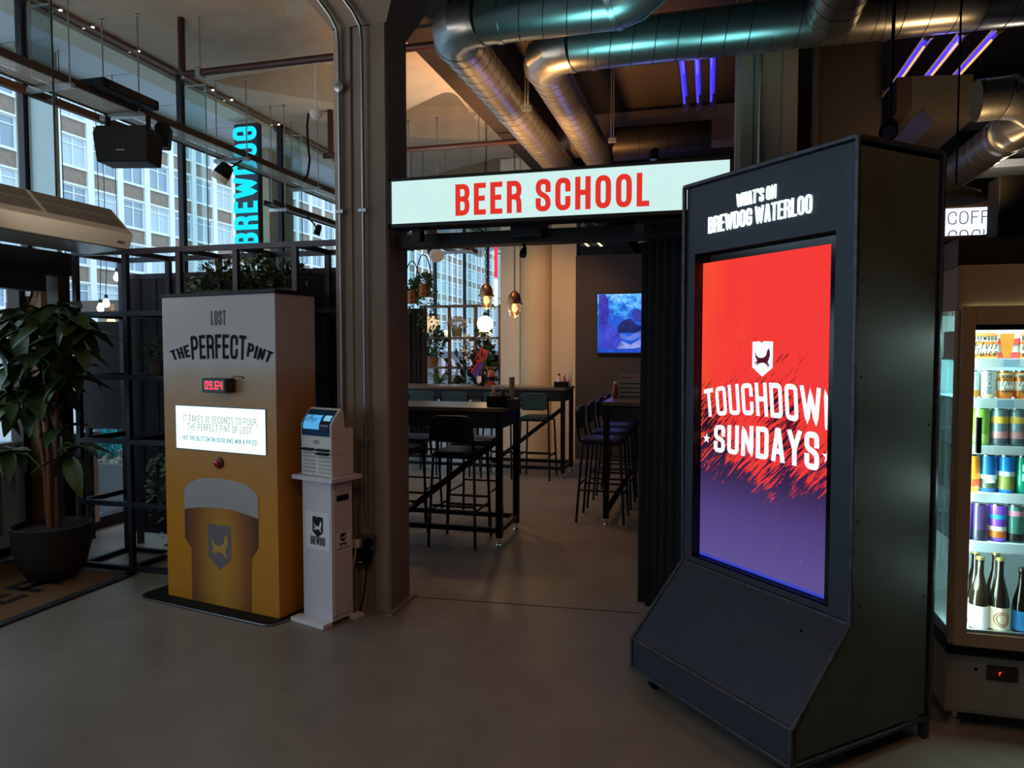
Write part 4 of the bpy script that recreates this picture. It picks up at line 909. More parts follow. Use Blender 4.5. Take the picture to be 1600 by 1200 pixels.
tag(B(gy(1561, 300, 5.3).x, 2.6, 5.3, 5.5, gy(1575, 380, 5.3).z, gy(1575, 274, 5.3).z).build('black_menu_screen', M_blackp, bevel=.006), 'black boxed screen hanging above the fridge at the photo edge', 'screen')
bar = B(1.1, 4, 5.2, 5.34, gy(1520, 415, 5.2).z - .06, gy(1520, 384, 5.2).z); tag(bar.build('bar_gantry', mat('gantry_brown', '1c1511', .7)), 'dark bar gantry beam behind the fridge', 'beam')
lh = thing('bar_pendant', 'upturned bronze pendant shade above the bar beside the kiosk', 'lamp', gy(1490, 305, 5.0)); c = gy(1493, 316, 5.0)
MB().lathe([(.16, 0), (.155, .02), (.12, .06), (.05, .09), (.02, .1), (0, .1)], 24, c).build('shade', mat('shade_olive', '5a4a2e', .45, .5), lh, smooth=50, solid=.004); MB().tube([c + Vector((0, 0, .1)), Vector((c.x, c.y, ZC))], .006, 6).build('cord', M_blackp, lh)
for xx in (a.x + .06, b.x - .03): MB().tube([(xx, 6.03, 0), (xx, 6.03, a.z - .03)], .015, 8).build('support_post', M_blackp, cs)
struct(B(.85, 7, 9.6, 9.7, 0, 3.3).build('wall_bar', mat('bar_wall_tan', '6e4a2c', .8, 0, .15)), 'tan wall behind the bar')
for k, (ya_, yb_) in enumerate(((225, 246), (253, 276))):
    p, q = gy(1505, yb_, 7.2), gy(1640, ya_, 7.2); tag(B(p.x, q.x + .6, 7.0, 7.4, p.z + .02, q.z).build('mesh_tray', mat('pale_mesh', 'c3cbd2', .6, .2, .25, 60)), ('upper pale mesh tray over the bar at the right edge', 'lower pale mesh tray over the bar at the right edge')[k], 'tray')
lamp('bar_back_light', 'POINT', (2.3, 6.6, 3.0), 7, (1.0, .85, .65), .1)

# ================================================================== STEEL SHELF FRAME BY THE WINDOW
ff = thing('steel_shelf_frame', 'dark grey square-grid steel shelf frame between the entrance and the column', 'shelf frame', (-3.3, 4.4, 0))
fxs = [-4.45, -4.01, -3.557, -3.10, -2.647, -2.235]; fzs = [.018, .485, .94, 1.402, 1.858, 2.297]; b_ = .036
for yy in (4.275, 4.70):
    for x in fxs: B(x - b_ / 2, x + b_ / 2, yy - b_ / 2, yy + b_ / 2, 0, 2.315).build('post', M_steel, ff)
    for z in fzs:
        for xa, xb in zip(fxs, fxs[1:]): B(xa + b_ / 2, xb - b_ / 2, yy - b_ / 2, yy + b_ / 2, z - b_ / 2, z + b_ / 2).build('rail', M_steel, ff)
for x in fxs:
    for z in fzs: B(x - b_ / 2, x + b_ / 2, 4.293, 4.682, z - b_ / 2, z + b_ / 2).build('depth_rail', M_steel, ff)
sl = thing('slat_screen', 'screen of tall near-black boards behind the steel shelf frame', 'screen', (-3.1, 4.8, 0)); x = -4.49; M_slat = mat('board_black', '17151b', .75, 0, .15)
while x < -2.3:
    B(x, x + .135, 4.79, 4.812, .13, 2.16).build('slat', M_slat, sl, bevel=.002); x += .147
B(-4.5, -2.25, 4.785, 4.817, 2.16, 2.2).build('top_rail', M_steel, sl)
for xx in (-4.52, -2.24): B(xx - .018, xx + .018, 4.785, 4.817, 0, 2.2).build('end_post', M_steel, sl)
bpn = thing('booth_panel', 'dark red-brown panel behind the left end of the shelf frame', 'panel', (-4.33, 4.88, 0)); B(-5.06, -4.5, 4.86, 4.9, .95, 1.83).build('board', mat('oxblood_panel', '2e1814', .7), bpn)
for xx in (-5.03, -4.53): B(xx - .02, xx + .02, 4.901, 4.94, 0, 1.83).build('leg', M_steel, bpn)
# planting helpers
def leaf_mesh(name, L, Wd, droop, m, seg=5):
    vs = []; fs = []
    for i in range(seg + 1):
        u = i / seg; w = Wd * math.sin(math.pi * min(1, u * .92 + .06)) ** .8 * (1 - .25 * u); z = -droop * u * u * L
        vs += [(-w / 2, u * L, z + w * .16), (0, u * L, z), (w / 2, u * L, z + w * .16)]
    for i in range(seg):
        a = 3 * i; fs += [(a, a + 1, a + 4, a + 3), (a + 1, a + 2, a + 5, a + 4)]
    me = bpy.data.meshes.new(name); me.from_pydata(vs, [], fs); me.materials.append(m); me.polygons.foreach_set('use_smooth', [True] * len(fs)); return me
def leafmat(name, a, b_):
    t = NT(name); oi = t.n('ShaderNodeObjectInfo'); n1 = t.noise(9); f = t.math('MULTIPLY', t.math('ADD', oi.outputs['Random'], n1), .5)
    MATS[name] = t.surf(t.pbr(t.mix(f, lin(a), lin(b_)), .4, 0, .4).outputs[0]); return MATS[name]
M_leaf = leafmat('broad_leaf', '2c3a1a', '4c5f2a'); M_leaf2 = leafmat('small_leaf', '27401f', '587a3a'); M_ivy = leafmat('ivy_leaf', '3a5a40', '8aa88a'); M_dleaf = leafmat('dark_leaf', '1c2a18', '3a4a24')
M_soil = mat('bark_soil', '33241a', .95, 0, .5, 40, bump=.8); M_bark = mat('plant_bark', '7a4526', .85, 0, .25, 12)
def foliage(mb, c, rad, n, size, seed, squash=1.0):
    r = random.Random(seed); c = Vector(c)
    for _ in range(n):
        d = Vector((r.gauss(0, 1), r.gauss(0, 1), r.gauss(0, 1))); d.normalize(); p = c + Vector((d.x * rad[0], d.y * rad[1], d.z * rad[2])) * (r.random() ** .4)
        ax = (d + Vector((r.uniform(-.6, .6), r.uniform(-.6, .6), r.uniform(-.4, .7)))).normalized(); sd_ = ax.cross(Vector((r.random(), r.random(), r.random() + .1))).normalized(); s = size * r.uniform(.6, 1.2); nn_ = ax.cross(sd_)
        mb.add([p, p + ax * s * .5 + sd_ * s * .32 + nn_ * s * .08, p + ax * s, p + ax * s * .5 - sd_ * s * .32 + nn_ * s * .08], [(0, 1, 2), (0, 2, 3)])
    return mb
def trail(mb, pts, n, size, seed, spread=.03):
    r = random.Random(seed); pts = [Vector(p) for p in pts]
    for k in range(n):
        u = k / n * (len(pts) - 1); i = int(u); p = pts[i].lerp(pts[min(i + 1, len(pts) - 1)], u - i) + Vector((r.uniform(-1, 1), r.uniform(-1, 1), r.uniform(-1, 1))) * spread
        a = r.uniform(0, 6.28); ax = Vector((math.cos(a) * .7, math.sin(a) * .7 - .3, -.6)).normalized(); sd_ = ax.cross(Vector((0, -.3, 1))).normalized(); s = size * r.uniform(.6, 1.2)
        mb.add([p, p + ax * s * .4 + sd_ * s * .5, p + ax * s, p + ax * s * .4 - sd_ * s * .5], [(0, 1, 2), (0, 2, 3)])
    return mb
def stuff(o, label): o['kind'] = 'stuff'; o['label'] = label; return o
# trough on top, small pot, ivy box
tr = thing('planter_trough', 'dark trough of bushy greenery high in the shelf frame above the game box', 'planter', (-3.1, 4.48, 1.876))
B(-3.5, -2.72, 4.36, 4.62, 1.877, 2.02).build('trough', mat('trough_brown', '2a241e', .7), tr, bevel=.004)
mb = MB(); foliage(mb, (-3.38, 4.47, 2.09), (.16, .13, .14), 420, .05, 1); foliage(mb, (-3.12, 4.5, 2.12), (.16, .12, .16), 420, .05, 2); foliage(mb, (-2.85, 4.5, 2.1), (.14, .12, .12), 300, .05, 3); stuff(mb.build('foliage', M_dleaf, tr, recalc=False), 'bushy dark green foliage')
mb = MB(); trail(mb, [(-3.48, 4.36, 2.1), (-3.52, 4.33, 1.98), (-3.5, 4.33, 1.9)], 60, .04, 5, .05); trail(mb, [(-3.2, 4.4, 2.25), (-3.1, 4.36, 2.2), (-2.95, 4.36, 2.15)], 60, .035, 6, .06); stuff(mb.build('variegated_sprigs', M_ivy, tr, recalc=False), 'pale variegated sprigs')
c = gy(247, 590, 4.42); po = thing('small_pot_plant', 'small pot with fine green leaves on the shelf left of the game box', 'plant', (c.x, 4.42, 1.42)); MB().lathe([(.045, 0), (.06, .1), (.056, .1), (.05, .085), (0, .085)], 18, (c.x, 4.42, 1.421)).build('pot', mat('pot_grey', '58524a', .7), po, smooth=40)
mb = MB(); foliage(mb, (c.x - .01, 4.42, 1.58), (.12, .1, .09), 320, .03, 7); stuff(mb.build('foliage', M_leaf2, po, recalc=False), 'fine green leaves')
ib = thing('ivy_planter_box', 'square charcoal planter box with trailing ivy beside the game box', 'planter', (-3.6, 4.46, .503)); B(-3.84, -3.42, 4.33, 4.62, .504, .80).build('box', mat('box_charcoal', '23242c', .6), ib, bevel=.004)
mb = MB(); foliage(mb, (-3.62, 4.47, .84), (.2, .13, .07), 420, .035, 8); stuff(mb.build('foliage', M_dleaf, ib, recalc=False), 'low green foliage')
mb = MB()
for k, (xx, zl) in enumerate(((-3.86, .42), (-3.84, .55), (-3.74, .1), (-3.55, .18), (-3.47, .05), (-3.5, .35))): trail(mb, [(xx + .02, 4.36, .84), (xx, 4.30, .78), (xx - .01, 4.29, (.8 + zl) / 2), (xx + .01, 4.295, zl)], 46, .036, 20 + k, .022)
stuff(mb.build('trailing_ivy', M_ivy, ib, recalc=False), 'trailing variegated ivy')

# ================================================================== BIG POT PLANT
PC = Vector((-4.4, 3.97, 0))
pp_ = thing('potted_money_tree', 'large broad-leaved plant in a round charcoal pot on the door mat', 'plant', PC)
MB().lathe([(0, .013), (.12, .013), (.155, .03), (.21, .12), (.24, .24), (.247, .37), (.253, .39), (.238, .392), (.228, .35), (0, .345)], 36, PC).build('pot', concrete('pot_charcoal', '23211d', '322e29', .6, False, .2), pp_, smooth=40)
so3 = MB().lathe([(0, .362), (.1, .364), (.226, .352)], 24, PC).build('bark_chips', M_soil, pp_); 
stems = [[PC + Vector(p) for p in q] for q in (((-.01, 0, .35), (-.005, 0, .7), (-.02, .01, 1.1), (-.03, 0, 1.5)), ((-.03, .01, .35), (-.05, .01, .75), (-.07, 0, .98), (-.06, -.02, 1.2)), ((.02, .03, .35), (.03, .03, .9), (.05, .03, 1.3), (.08, .02, 1.6)))]
for q in stems: MB().tube(q, [.02, .017, .014, .008], 8).build('stem', M_bark, pp_, smooth=60)
lm = [leaf_mesh('leaf', .27, .14, .35, M_leaf), leaf_mesh('leaf', .24, .12, .55, M_leaf), leaf_mesh('leaf', .2, .12, .2, M_leaf)]
r = random.Random(11); clusters = []
for px, py in ((15, 500), (50, 495), (85, 490), (25, 545), (62, 530), (95, 520), (118, 545), (0, 585), (40, 590), (75, 575), (105, 590), (128, 520), (20, 630), (58, 640), (88, 620), (-15, 540), (-10, 640), (55, 640), (15, 700), (95, 668), (122, 700), (110, 715), (15, 705), (60, 555), (35, 515), (70, 505), (5, 530), (100, 555), (80, 545), (45, 560), (20, 570), (90, 600), (60, 610), (30, 610), (115, 575), (110, 505), (5, 610), (70, 590), (30, 485), (60, 482), (95, 478), (115, 495)):
    p = gy(px, py, 3.97 + r.uniform(-.18, .2)); clusters.append(p)
cap_ = []
for i, p in enumerate(clusters):
    root = min((s_ for q in stems for s_ in q[1:]), key=lambda s_: (s_ - p).length + abs(s_.z - p.z + .1) * .3)
    MB().tube([root, root.lerp(p, .5) + Vector((0, 0, .05)), p], .004, 5).build('petiole', M_leaf2, pp_)
    n = r.choice((5, 6, 6)); a0 = r.uniform(0, 6.28)
    for k in range(n):
        a = a0 + k * 2 * math.pi / n; tilt_ = r.uniform(-.75, .25)
        o = bpy.data.objects.new('leaf', lm[r.randrange(3)]); COL.objects.link(o); o.parent = pp_
        o.location = p - PC; o.rotation_euler = (tilt_, r.uniform(-.3, .3), a); s_ = r.uniform(.75, 1.1); o.scale = (s_, s_, s_)

# ================================================================== DOOR MAT, ENTRANCE PORTAL, AIR CURTAIN
mt = thing('door_mat', 'brown coir entrance mat with dark letters and black rubber edge', 'mat', (-4.6, 3.2, 0))
t = NT('coir'); n1 = t.noise(180, 3, .7); n2 = t.noise(2, 3); col = t.mix(n1, lin('5d4028'), lin('8a6440')); t_m = t.surf(t.pbr(col, .95, 0, .2, (n1, .6, .004)).outputs[0])
B(-5.1, -3.99, 1.6, 4.15, 0, .011).build('coir', t_m, mt)
for q in ((-3.99, -3.92, 1.6, 4.22), (-5.1, -3.92, 4.15, 4.22)): B(q[0], q[1], q[2], q[3], 0, .013).build('edge_strip', mat('rubber_black', '1d1a1c', .7), mt, bevel=.004)
mb = MB(); text(mb, 'BEER', .30, lambda x, y: Vector((-4.22 - y, 3.42 + x, .0125)), width=1.0, t=.2, cw=.6); mb.build('lettering', mat('mat_ink', '14110f', .95), mt, recalc=False)
po_ = thing('entrance_portal', 'dark bronze entrance doorway posts and header under the air curtain', 'door frame', (-4.55, 3.3, 0))
B(-4.66, -4.56, 4.225, 4.325, 0, 2.3).build('post', M_bronze, po_); B(-4.66, -4.5, 1.5, 4.325, 2.14, 2.3).build('header', M_black, po_); B(-4.72, -4.6, 1.5, 4.16, 2.02, 2.14).build('closer_rail', M_steel, po_)
B(-5.2, -5.08, 4.36, 4.46, 0, 2.3).build('post', M_bronze, po_)
tp = thing('timber_service_pier', 'timber service panel with thermostat and looped cable beside the entrance', 'panel', (-5.0, 4.42, 0)); a, b = gy(24, 505, 4.42), gy(62, 408, 4.42)
B(a.x, b.x, 4.42, 4.46, .0, b.z).build('board', M_wood, tp); c0, c1 = gy(40, 463, 4.4), gy(54, 448, 4.4); B(c0.x, c1.x, 4.395, 4.42, c0.z, c1.z).build('thermostat', M_whitep, tp, bevel=.003)
c0, c1 = gy(33, 416, 4.4), gy(46, 406, 4.4); B(c0.x, c1.x, 4.39, 4.42, c0.z, c1.z).build('switch_box', M_alu, tp)
MB().tube([gy(38 + 13 * math.cos(k), 446 + 30 * math.sin(k), 4.385) for k in [j * math.pi / 8 - 1.0 for j in range(14)]], .009, 6).build('cable', M_blackp, tp, smooth=60)
a, b = gy(62, 640, 4.44), gy(88, 405, 4.44); tag(B(a.x + .01, b.x, 4.47, 4.5, 0, b.z).build('plaster_panel', mat('plaster', '9da09a', .8, 0, .15, 4)), 'pale plaster strip beside the timber panel at the entrance', 'panel')
for k, (y0_, y1_) in enumerate(((1.5, 4.32), (4.72, 5.1))):
    rd = thing('radiator', ('white perforated radiator casing by the entrance, near the pot plant', 'white perforated radiator casing behind the shelf frame')[k], 'radiator', (-5.15, (y0_ + y1_) / 2, 0), group='radiators along the glazing')
    B(-5.24, -5.12, y0_, y1_, .1, .86).build('casing', mat('radiator_white', 'c4cbd2', .5, vary=.04), rd, bevel=.004); B(-5.25, -5.10, y0_, y1_, .86, .90).build('top_ledge', MATS['radiator_white'], rd, bevel=.003)
    yy = y0_ + .08
    while yy < y1_ - .1:
        B(-5.121, -5.118, yy, yy + .10, .2, .78).build('vent_panel', mat('radiator_vent', '8b939b', .5, 0, .3, 80), rd); yy += .14
ac_ = thing('air_curtain', 'long beige air curtain heater with slotted grille over the entrance', 'heater', (-4.05, 3.2, 2.29))
y0_, y1_ = 1.2, 4.215
prof = [(-3.915, 2.305), (-3.88, 2.40), (-3.905, 2.425), (-4.06, 2.585), (-4.12, 2.60), (-4.34, 2.60), (-4.34, 2.33), (-4.28, 2.285)]
MB().prism([Vector((x, y0_, z)) for x, z in prof], (0, y1_ - y0_, 0)).build('housing', M_beige, ac_, bevel=.004)
MB().quad((-3.935, y0_, 2.297), (-3.935, y1_ - .01, 2.297), (-4.275, y1_ - .01, 2.278), (-4.275, y0_, 2.278)).build('underside', M_alu, ac_, recalc=False)
gA, gB_ = Vector((-3.912, 0, 2.44)), Vector((-4.055, 0, 2.587)); M_sl = mat('grille_dark', '2b231c', .7)
nrm = Vector((.72, 0, .69))
yy = y1_ - .03
while yy > y0_ + .2:
    ln = .62 if yy > 4.1 else .66
    for j in range(10):
        u = (j + .5) / 10.6 + (.03 if j > 4 else 0); c = gA.lerp(gB_, u) + nrm * .001; d = (gB_ - gA).normalized() * .0045
        y = yy; 
        MB().add([Vector((c.x - d.x, yy - ln, c.z - d.z)), Vector((c.x - d.x, yy, c.z - d.z)), Vector((c.x + d.x, yy, c.z + d.z)), Vector((c.x + d.x, yy - ln, c.z + d.z))], [(0, 1, 2, 3)]).build('grille_slot', M_sl, ac_, recalc=False)
    yy -= ln + .03
mb = MB(); text(mb, 'BIDDLE', .02, lambda x, y: Vector((-3.8905 + .0, y1_ - .10 + x, 2.325 + y)), t=.2, cw=.5); mb.build('maker_mark', M_sl, ac_, recalc=False)
for y in (3.05, 3.9): MB().tube([(-4.2, y, 2.6), (-4.2, y, ZC)], .006, 6).build('hanger_rod', M_black, ac_)
# ================================================================== CEILING SERVICES BY THE WINDOW
t = NT('mesh_steel'); tc = t.n('ShaderNodeTexCoord').outputs['Object']; mp = t.n('ShaderNodeMapping'); mp.inputs['Rotation'].default_value = (0, 0, math.pi / 2); t.l(tc, mp.inputs[0])
bk = t.n('ShaderNodeTexBrick'); bk.inputs['Scale'].default_value = 9; bk.inputs['Mortar Size'].default_value = .028; bk.inputs['Row Height'].default_value = .18; bk.inputs['Brick Width'].default_value = .6; t.l(mp.outputs[0], bk.inputs['Vector'])
bs = t.pbr(lin('b9b3a6'), .5, .35); trn = t.n('ShaderNodeBsdfTransparent'); mx = t.n('ShaderNodeMixShader'); t.l(bk.outputs['Fac'], mx.inputs[0]); t.l(bs.outputs[0], mx.inputs[1]); t.l(trn.outputs[0], mx.inputs[2]); M_mesh = t.surf(mx.outputs[0])
def cable_tray(xa, xb, z, y0, y1, label, rods, rodz=ZC):
    c = thing('cable_tray', label, 'cable tray', ((xa + xb) / 2, y0, z))
    MB().quad((xa, y0, z), (xb, y0, z), (xb, y1, z), (xa, y1, z)).build('mesh_floor', M_mesh, c, recalc=False)
    for x in (xa, xb): B(x - .008, x + .008, y0, y1, z - .01, z + .05).build('side_rail', M_bronze, c)
    for y in rods:
        B(xa - .06, xb + .06, y - .02, y + .02, z - .05, z - .012).build('trapeze', M_galv, c)
        for x in (xa - .03, xb + .03): MB().tube([(x, y, z - .06), (x, y, rodz)], .006, 6).build('hanger_rod', M_galv, c); MB().lathe([(.02, -.012), (.02, 0)], 8, (x, y, rodz)).build('rod_anchor', M_galv, c)
    return c
cable_tray(-5.08, -4.77, 3.65, 2.4, 11.5, 'long wide mesh cable tray hung along the windows, upper run', (4.55, 5.25, 6.75, 8.2, 9.8))
cable_tray(-4.98, -4.86, 3.28, 7.4, 11.5, 'narrow white mesh cable tray hung lower beside the column', (7.6, 9.2))
cable_tray(-3.62, -3.3, 3.02, 8.2, 10.2, 'mesh cable tray in the back room seen under the doorway beam', (8.5, 9.8))
tag(MB().bar((-5.27, 1.5, 3.66), (-5.27, 6.0, 3.66), .05, .06).build('brown_channel', mat('rust_brown', '5b3a2a', .6)), 'rust-brown steel channel running along the glazing', 'beam')
def speaker(c, w, h, d, rz, label, big=True):
    o = thing('loudspeaker', label, 'speaker', c, rz, 'black loudspeakers under the cable tray')
    pr = [(-w / 2, h * .30), (-w / 2 + .03, h / 2), (w / 2 - .03, h / 2), (w / 2, h * .32), (w / 2 - .02, -h / 2), (-w / 2 + .03, -h / 2)]
    MB().prism([Vector((x, -d / 2, z)) for x, z in pr], (0, d, 0)).build('cabinet', M_blackp, o, world=False, bevel=.012)
    MB().prism([Vector((x * .95, -d / 2 - .008, z * .92)) for x, z in pr], (0, .01, 0)).build('grille', mat('speaker_cloth', '0a0a0d', .9), o, world=False)
    if big:
        B(-.035, .035, -d / 2 - .011, -d / 2 - .008, -h * .2, -h * .2 + .008).build('badge', M_alu, o, world=False)
        for x in (-w * .36, w * .36): B(x - .012, x + .012, -.02, .02, h / 2 - .01, h / 2 + .12).build('bracket_arm', M_blackp, o, world=False)
        B(-w * .36, w * .36, -.02, .02, h / 2 + .10, h / 2 + .12).build('bracket_bar', M_galv, o, world=False)
    return o
c = gy(201, 230, 5.15); speaker(c, .48, .30, .24, math.radians(14), 'large black loudspeaker hanging in front of the cable tray')
c = gy(256, 213, 5.6); speaker(c, .13, .22, .16, math.radians(30), 'small black loudspeaker tucked behind the large one', False)
a, b = gy(72, 105, 4.9), gy(148, 140, 4.9); ps = thing('tray_unit', 'flat black equipment box lying on the cable tray', 'box', (-4.9, 5.0, 3.66)); B(-5.05, -4.62, 4.75, 5.35, 3.67, 3.75).build('case', M_blackp, ps, bevel=.01); B(-4.62, -4.612, 4.8, 5.3, 3.68, 3.74).build('front_plate', M_black, ps)
def spot(c, d, r, L, label, top, glow=None, white=False):
    o = thing('spotlight', label, 'spotlight', c, group='track spotlights'); c = Vector(c); d = Vector(d).normalized()
    q = Vector((0, 0, 1)).rotation_difference(d)
    MB().lathe([(r * .5, -L * .5), (r * .8, -L * .4), (r, L * .1), (r, L * .5), (r * .9, L * .5), (r * .85, L * .4), (0, L * .4)], 18, c, d).build('lamp_head', M_blackp, o, smooth=40)
    if white: MB().lathe([(r * 1.02, L * .22), (r * 1.03, L * .52)], 18, c, d).build('trim_ring', M_whitep, o, smooth=40)
    MB().tube([c, c.lerp(Vector(top), .5) + Vector((.01, 0, 0)), Vector(top)], .01, 6).build('yoke', M_blackp, o)
    MB().lathe([(0, L * .41), (r * .8, L * .415)], 14, c, d).build('lens', mat('lamp_lens', '3a3a40', .1), o)
    return o
c = gy(349, 269, 6.5); spot(c, (-.5, -.2, -.8), .085, .19, 'black and white spotlight below the cable tray', (-4.8, 6.75, 3.61), white=True)
c = gy(497, 359, 8.2); spot(c, (-.3, -.1, -.9), .04, .13, 'small black spotlight clipped to the narrow tray', (-4.9, 8.2, 3.275))
c = gy(679, 395, 8.9); spot(c, (.6, -.6, -.5), .09, .2, 'large black theatre spotlight just under the doorway beam', (-3.46, 8.9, 2.98), white=True)
c = gy(818, 394, 4.14); spot(c, (0, -.5, -.6), .02, .055, 'tiny black spotlight under the doorway beam beside the pale column', (c.x, 4.14, gy(700, 384, 4.08).z))
sp1 = thing('sprinkler_pipe', 'dark red sprinkler pipe with a drop by the windows', 'pipe', (-4.43, 5.41, 3.98))
MB().tube([(-4.43, 5.41, ZC), (-4.43, 5.41, 4.03), (-4.42, 5.41, 3.995), (-4.38, 5.41, 3.98), (-4.3, 5.41, 3.98), (-2.0, 5.41, 3.98)], .03, 12).build('pipe_run', M_red, sp1, smooth=60)
B(-4.27, -4.22, 5.37, 5.45, 3.94, 4.02).build('clamp', M_galv, sp1, bevel=.004); MB().tube([(-4.245, 5.41, 4.02), (-4.245, 5.41, ZC)], .006, 6).build('hanger_rod', M_galv, sp1)
sp2 = thing('sprinkler_pipe', 'dark red sprinkler pipe crossing the back room ceiling', 'pipe', (-3, 8.1, 3.98))
for xx in (-4.2, -2.6): MB().tube([(xx, 8.1, 4.0), (xx, 8.1, ZC)], .006, 6).build('hanger_rod', M_galv, sp2)
MB().tube([(-4.6, 8.1, 3.98), (-2.0, 8.1, 3.98)], .03, 12).build('pipe_run', M_red, sp2, smooth=60)
c = gz(516, 172, ZC); sp3 = thing('sprinkler_drop', 'short red pipe drop just left of the column', 'pipe', c); MB().tube([(c.x, c.y, gy(516, 242, c.y).z), c], .035, 10).build('pipe_run', M_red, sp3, smooth=60)
c = gz(494, 178, ZC - .42 if False else ZC); c = gy(494, 178, 6.4); cm = thing('smoke_sensor', 'white dome sensor on the ceiling with curved black cable', 'sensor', c); MB().lathe([(.06, .03), (.065, 0), (.05, -.03), (.03, -.05), (0, -.052)], 20, c).build('dome', M_whitep, cm, smooth=50)
pts = [gy(x, y, 6.4) for x, y in ((489, 174), (482, 178), (480, 195), (481, 225), (484, 250), (481, 272), (474, 284))]; MB().tube(pts, .011, 8).build('cable', M_blackp, cm, smooth=60)
MB().tube([c + Vector((0, 0, .03)), Vector((c.x, c.y, ZC))], .012, 8).build('stem', M_whitep, cm)

# ================================================================== SPIRAL DUCTS
t = NT('duct_zinc'); n1 = t.noise(40, 3, .6, sc=(1, 1, 1)); n2 = t.noise(2.5, 3)
M_duct = t.surf(t.pbr(t.mix(n2, lin('8f9496'), lin('b6babb')), t.math('ADD', .24, t.math('MULTIPLY', n1, .14)), .92, .5).outputs[0]); M_seam = mat('duct_seam', '3a3c3e', .5, .8)
def spiral(path_a, path_b, r, pitch=.16):
    a, b = Vector(path_a), Vector(path_b); d = (b - a); L = d.length; d.normalize(); u = Vector((0, 0, 1)) if abs(d.z) < .9 else Vector((1, 0, 0)); e1 = d.cross(u).normalized(); e2 = e1.cross(d); n = int(L / pitch * 20)
    return [a + d * (L * k / n) + (e1 * math.cos(k * 2 * math.pi / 20) + e2 * math.sin(k * 2 * math.pi / 20)) * (r + .0005) for k in range(n + 1)]
def duct(name, label, runs, elbows, r, collars=()):
    o = thing(name, label, 'duct', runs[0][0], group='spiral ventilation ducts')
    for a, b in runs:
        q = MB().tube([a, b], r, 32).build('duct_run', M_duct, o, smooth=40); MB().tube(spiral(a, b, r), .0035, 5).build('spiral_seam', M_seam, q)
    for pth in elbows:
        e = MB().tube(pth, r * 1.02, 32).build('elbow', M_duct, o, smooth=25)
        for p0_, p1_ in ((pth[0], pth[1]), (pth[-1], pth[-2])):
            d = (Vector(p1_) - Vector(p0_)).normalized(); MB().tube([Vector(p0_) - d * .02, Vector(p0_) + d * .02], r * 1.05, 32).build('collar', M_duct, e, smooth=40)
    for c, d in collars:
        c = Vector(c); d = Vector(d); MB().tube([c - d * .02, c + d * .02], r * 1.04, 32).build('collar', M_duct, o, smooth=40)
    return o
def arc(c, a0, a1, R, z, n=4): return [(c[0] + R * math.cos(math.radians(a0 + (a1 - a0) * k / (n - 1))), c[1] + R * math.sin(math.radians(a0 + (a1 - a0) * k / (n - 1))), z) for k in range(n)]
R1, ZD = .165, 3.86
x1_, yx1 = -1.80, 4.83
duct('ventilation_duct', 'nearer spiral steel duct turning left of the doorway into the back room', [((x1_ + .26, yx1, ZD), (-.62, yx1, ZD)), ((x1_, yx1 + .26, ZD), (x1_, 13, ZD))], [arc((x1_ + .26, yx1 + .26), 270, 180, .26, ZD), [(-.62, yx1, ZD), (-.5, yx1 - .03, ZD + .02), (-.36, yx1 - .16, ZD + .06), (-.3, yx1 - .34, ZD + .1), (-.3, yx1 - 1.6, ZD + .22)]], R1, [((-1.4, yx1, ZD), (1, 0, 0)), ((x1_, 6.6, ZD), (0, 1, 0))])
x2_, yx2 = -1.28, 5.46
duct('ventilation_duct', 'farther spiral steel duct crossing to the right above the kiosk', [((x2_ + .26, yx2, ZD), (4.5, yx2, ZD)), ((x2_, yx2 + .26, ZD), (x2_, 9.3, ZD))], [arc((x2_ + .26, yx2 + .26), 270, 180, .26, ZD)], R1, [((-.85, yx2, ZD), (1, 0, 0)), ((.42, yx2, ZD), (1, 0, 0)), ((1.12, yx2, ZD), (1, 0, 0))])
duct('ventilation_duct', 'short spiral duct branch coming toward the viewer over the kiosk', [((.78, yx2 - .08, ZD), (.78, 3.9, ZD + .02))], [], R1 * 1.05)
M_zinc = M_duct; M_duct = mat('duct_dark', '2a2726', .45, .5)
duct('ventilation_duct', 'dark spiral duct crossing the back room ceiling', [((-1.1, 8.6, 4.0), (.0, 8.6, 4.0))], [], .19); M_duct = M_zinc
for x, y, nm in ((-1.54, 6.15, 'steel hanger clamp between the two ducts, nearer one'), (-.95, 7.3, 'steel hanger clamp right of the farther duct')):
    o = thing('duct_hanger', nm, 'bracket', (x, y, 3.7), group='duct hangers')
    for dx in (-.012, .012): MB().tube([(x + dx, y, 3.66), (x + dx, y, ZC)], .006, 6).build('rod', M_galv, o)
    B(x - .04, x + .04, y - .02, y + .02, 3.66, 3.70).build('clamp', M_galv, o)
c = gy(1021, 243, 8.45); spot(c, (0, -.2, -1), .055, .12, 'small downlight under the dark duct in the back room', (c.x, 8.6, c.z + .2))
# light tubes
def tubes(xs, y0, y1, z, side):
    for k, x in enumerate(xs):
        o = thing('light_tube', ('%s of three violet light tubes ' % ('left', 'middle', 'right')[k]) + ('left of the far column' if side == 0 else 'at the upper right beyond the kiosk'), 'light', (x, y0, z), group='violet light tubes')
        MB().tube([(x, y0, z), (x, y1, z)], .035, 14, caps=False).build('clear_sleeve', glass('tube_glass', (.9, .88, .86, 1), .3, .1), o, smooth=60, recalc=False)
        MB().tube([(x - .012, y0, z), (x - .012, y1 - .15, z)], .011, 8).build('lit_core', emit('violet_core', '4638f0', 2.2), o)
        if side: MB().tube([(x + .016, y0 + .2, z - .01), (x + .016, y1, z - .01)], .009, 8).build('warm_core', emit('warm_core', 'ffb870', 1.8), o)
        for y in (y0, y1): MB().lathe([(.038, -.02), (.038, .02)], 12, (x, y, z), (0, 1, 0)).build('end_cap', mat('cap_brass', '8a7a4a', .3, .8), o)
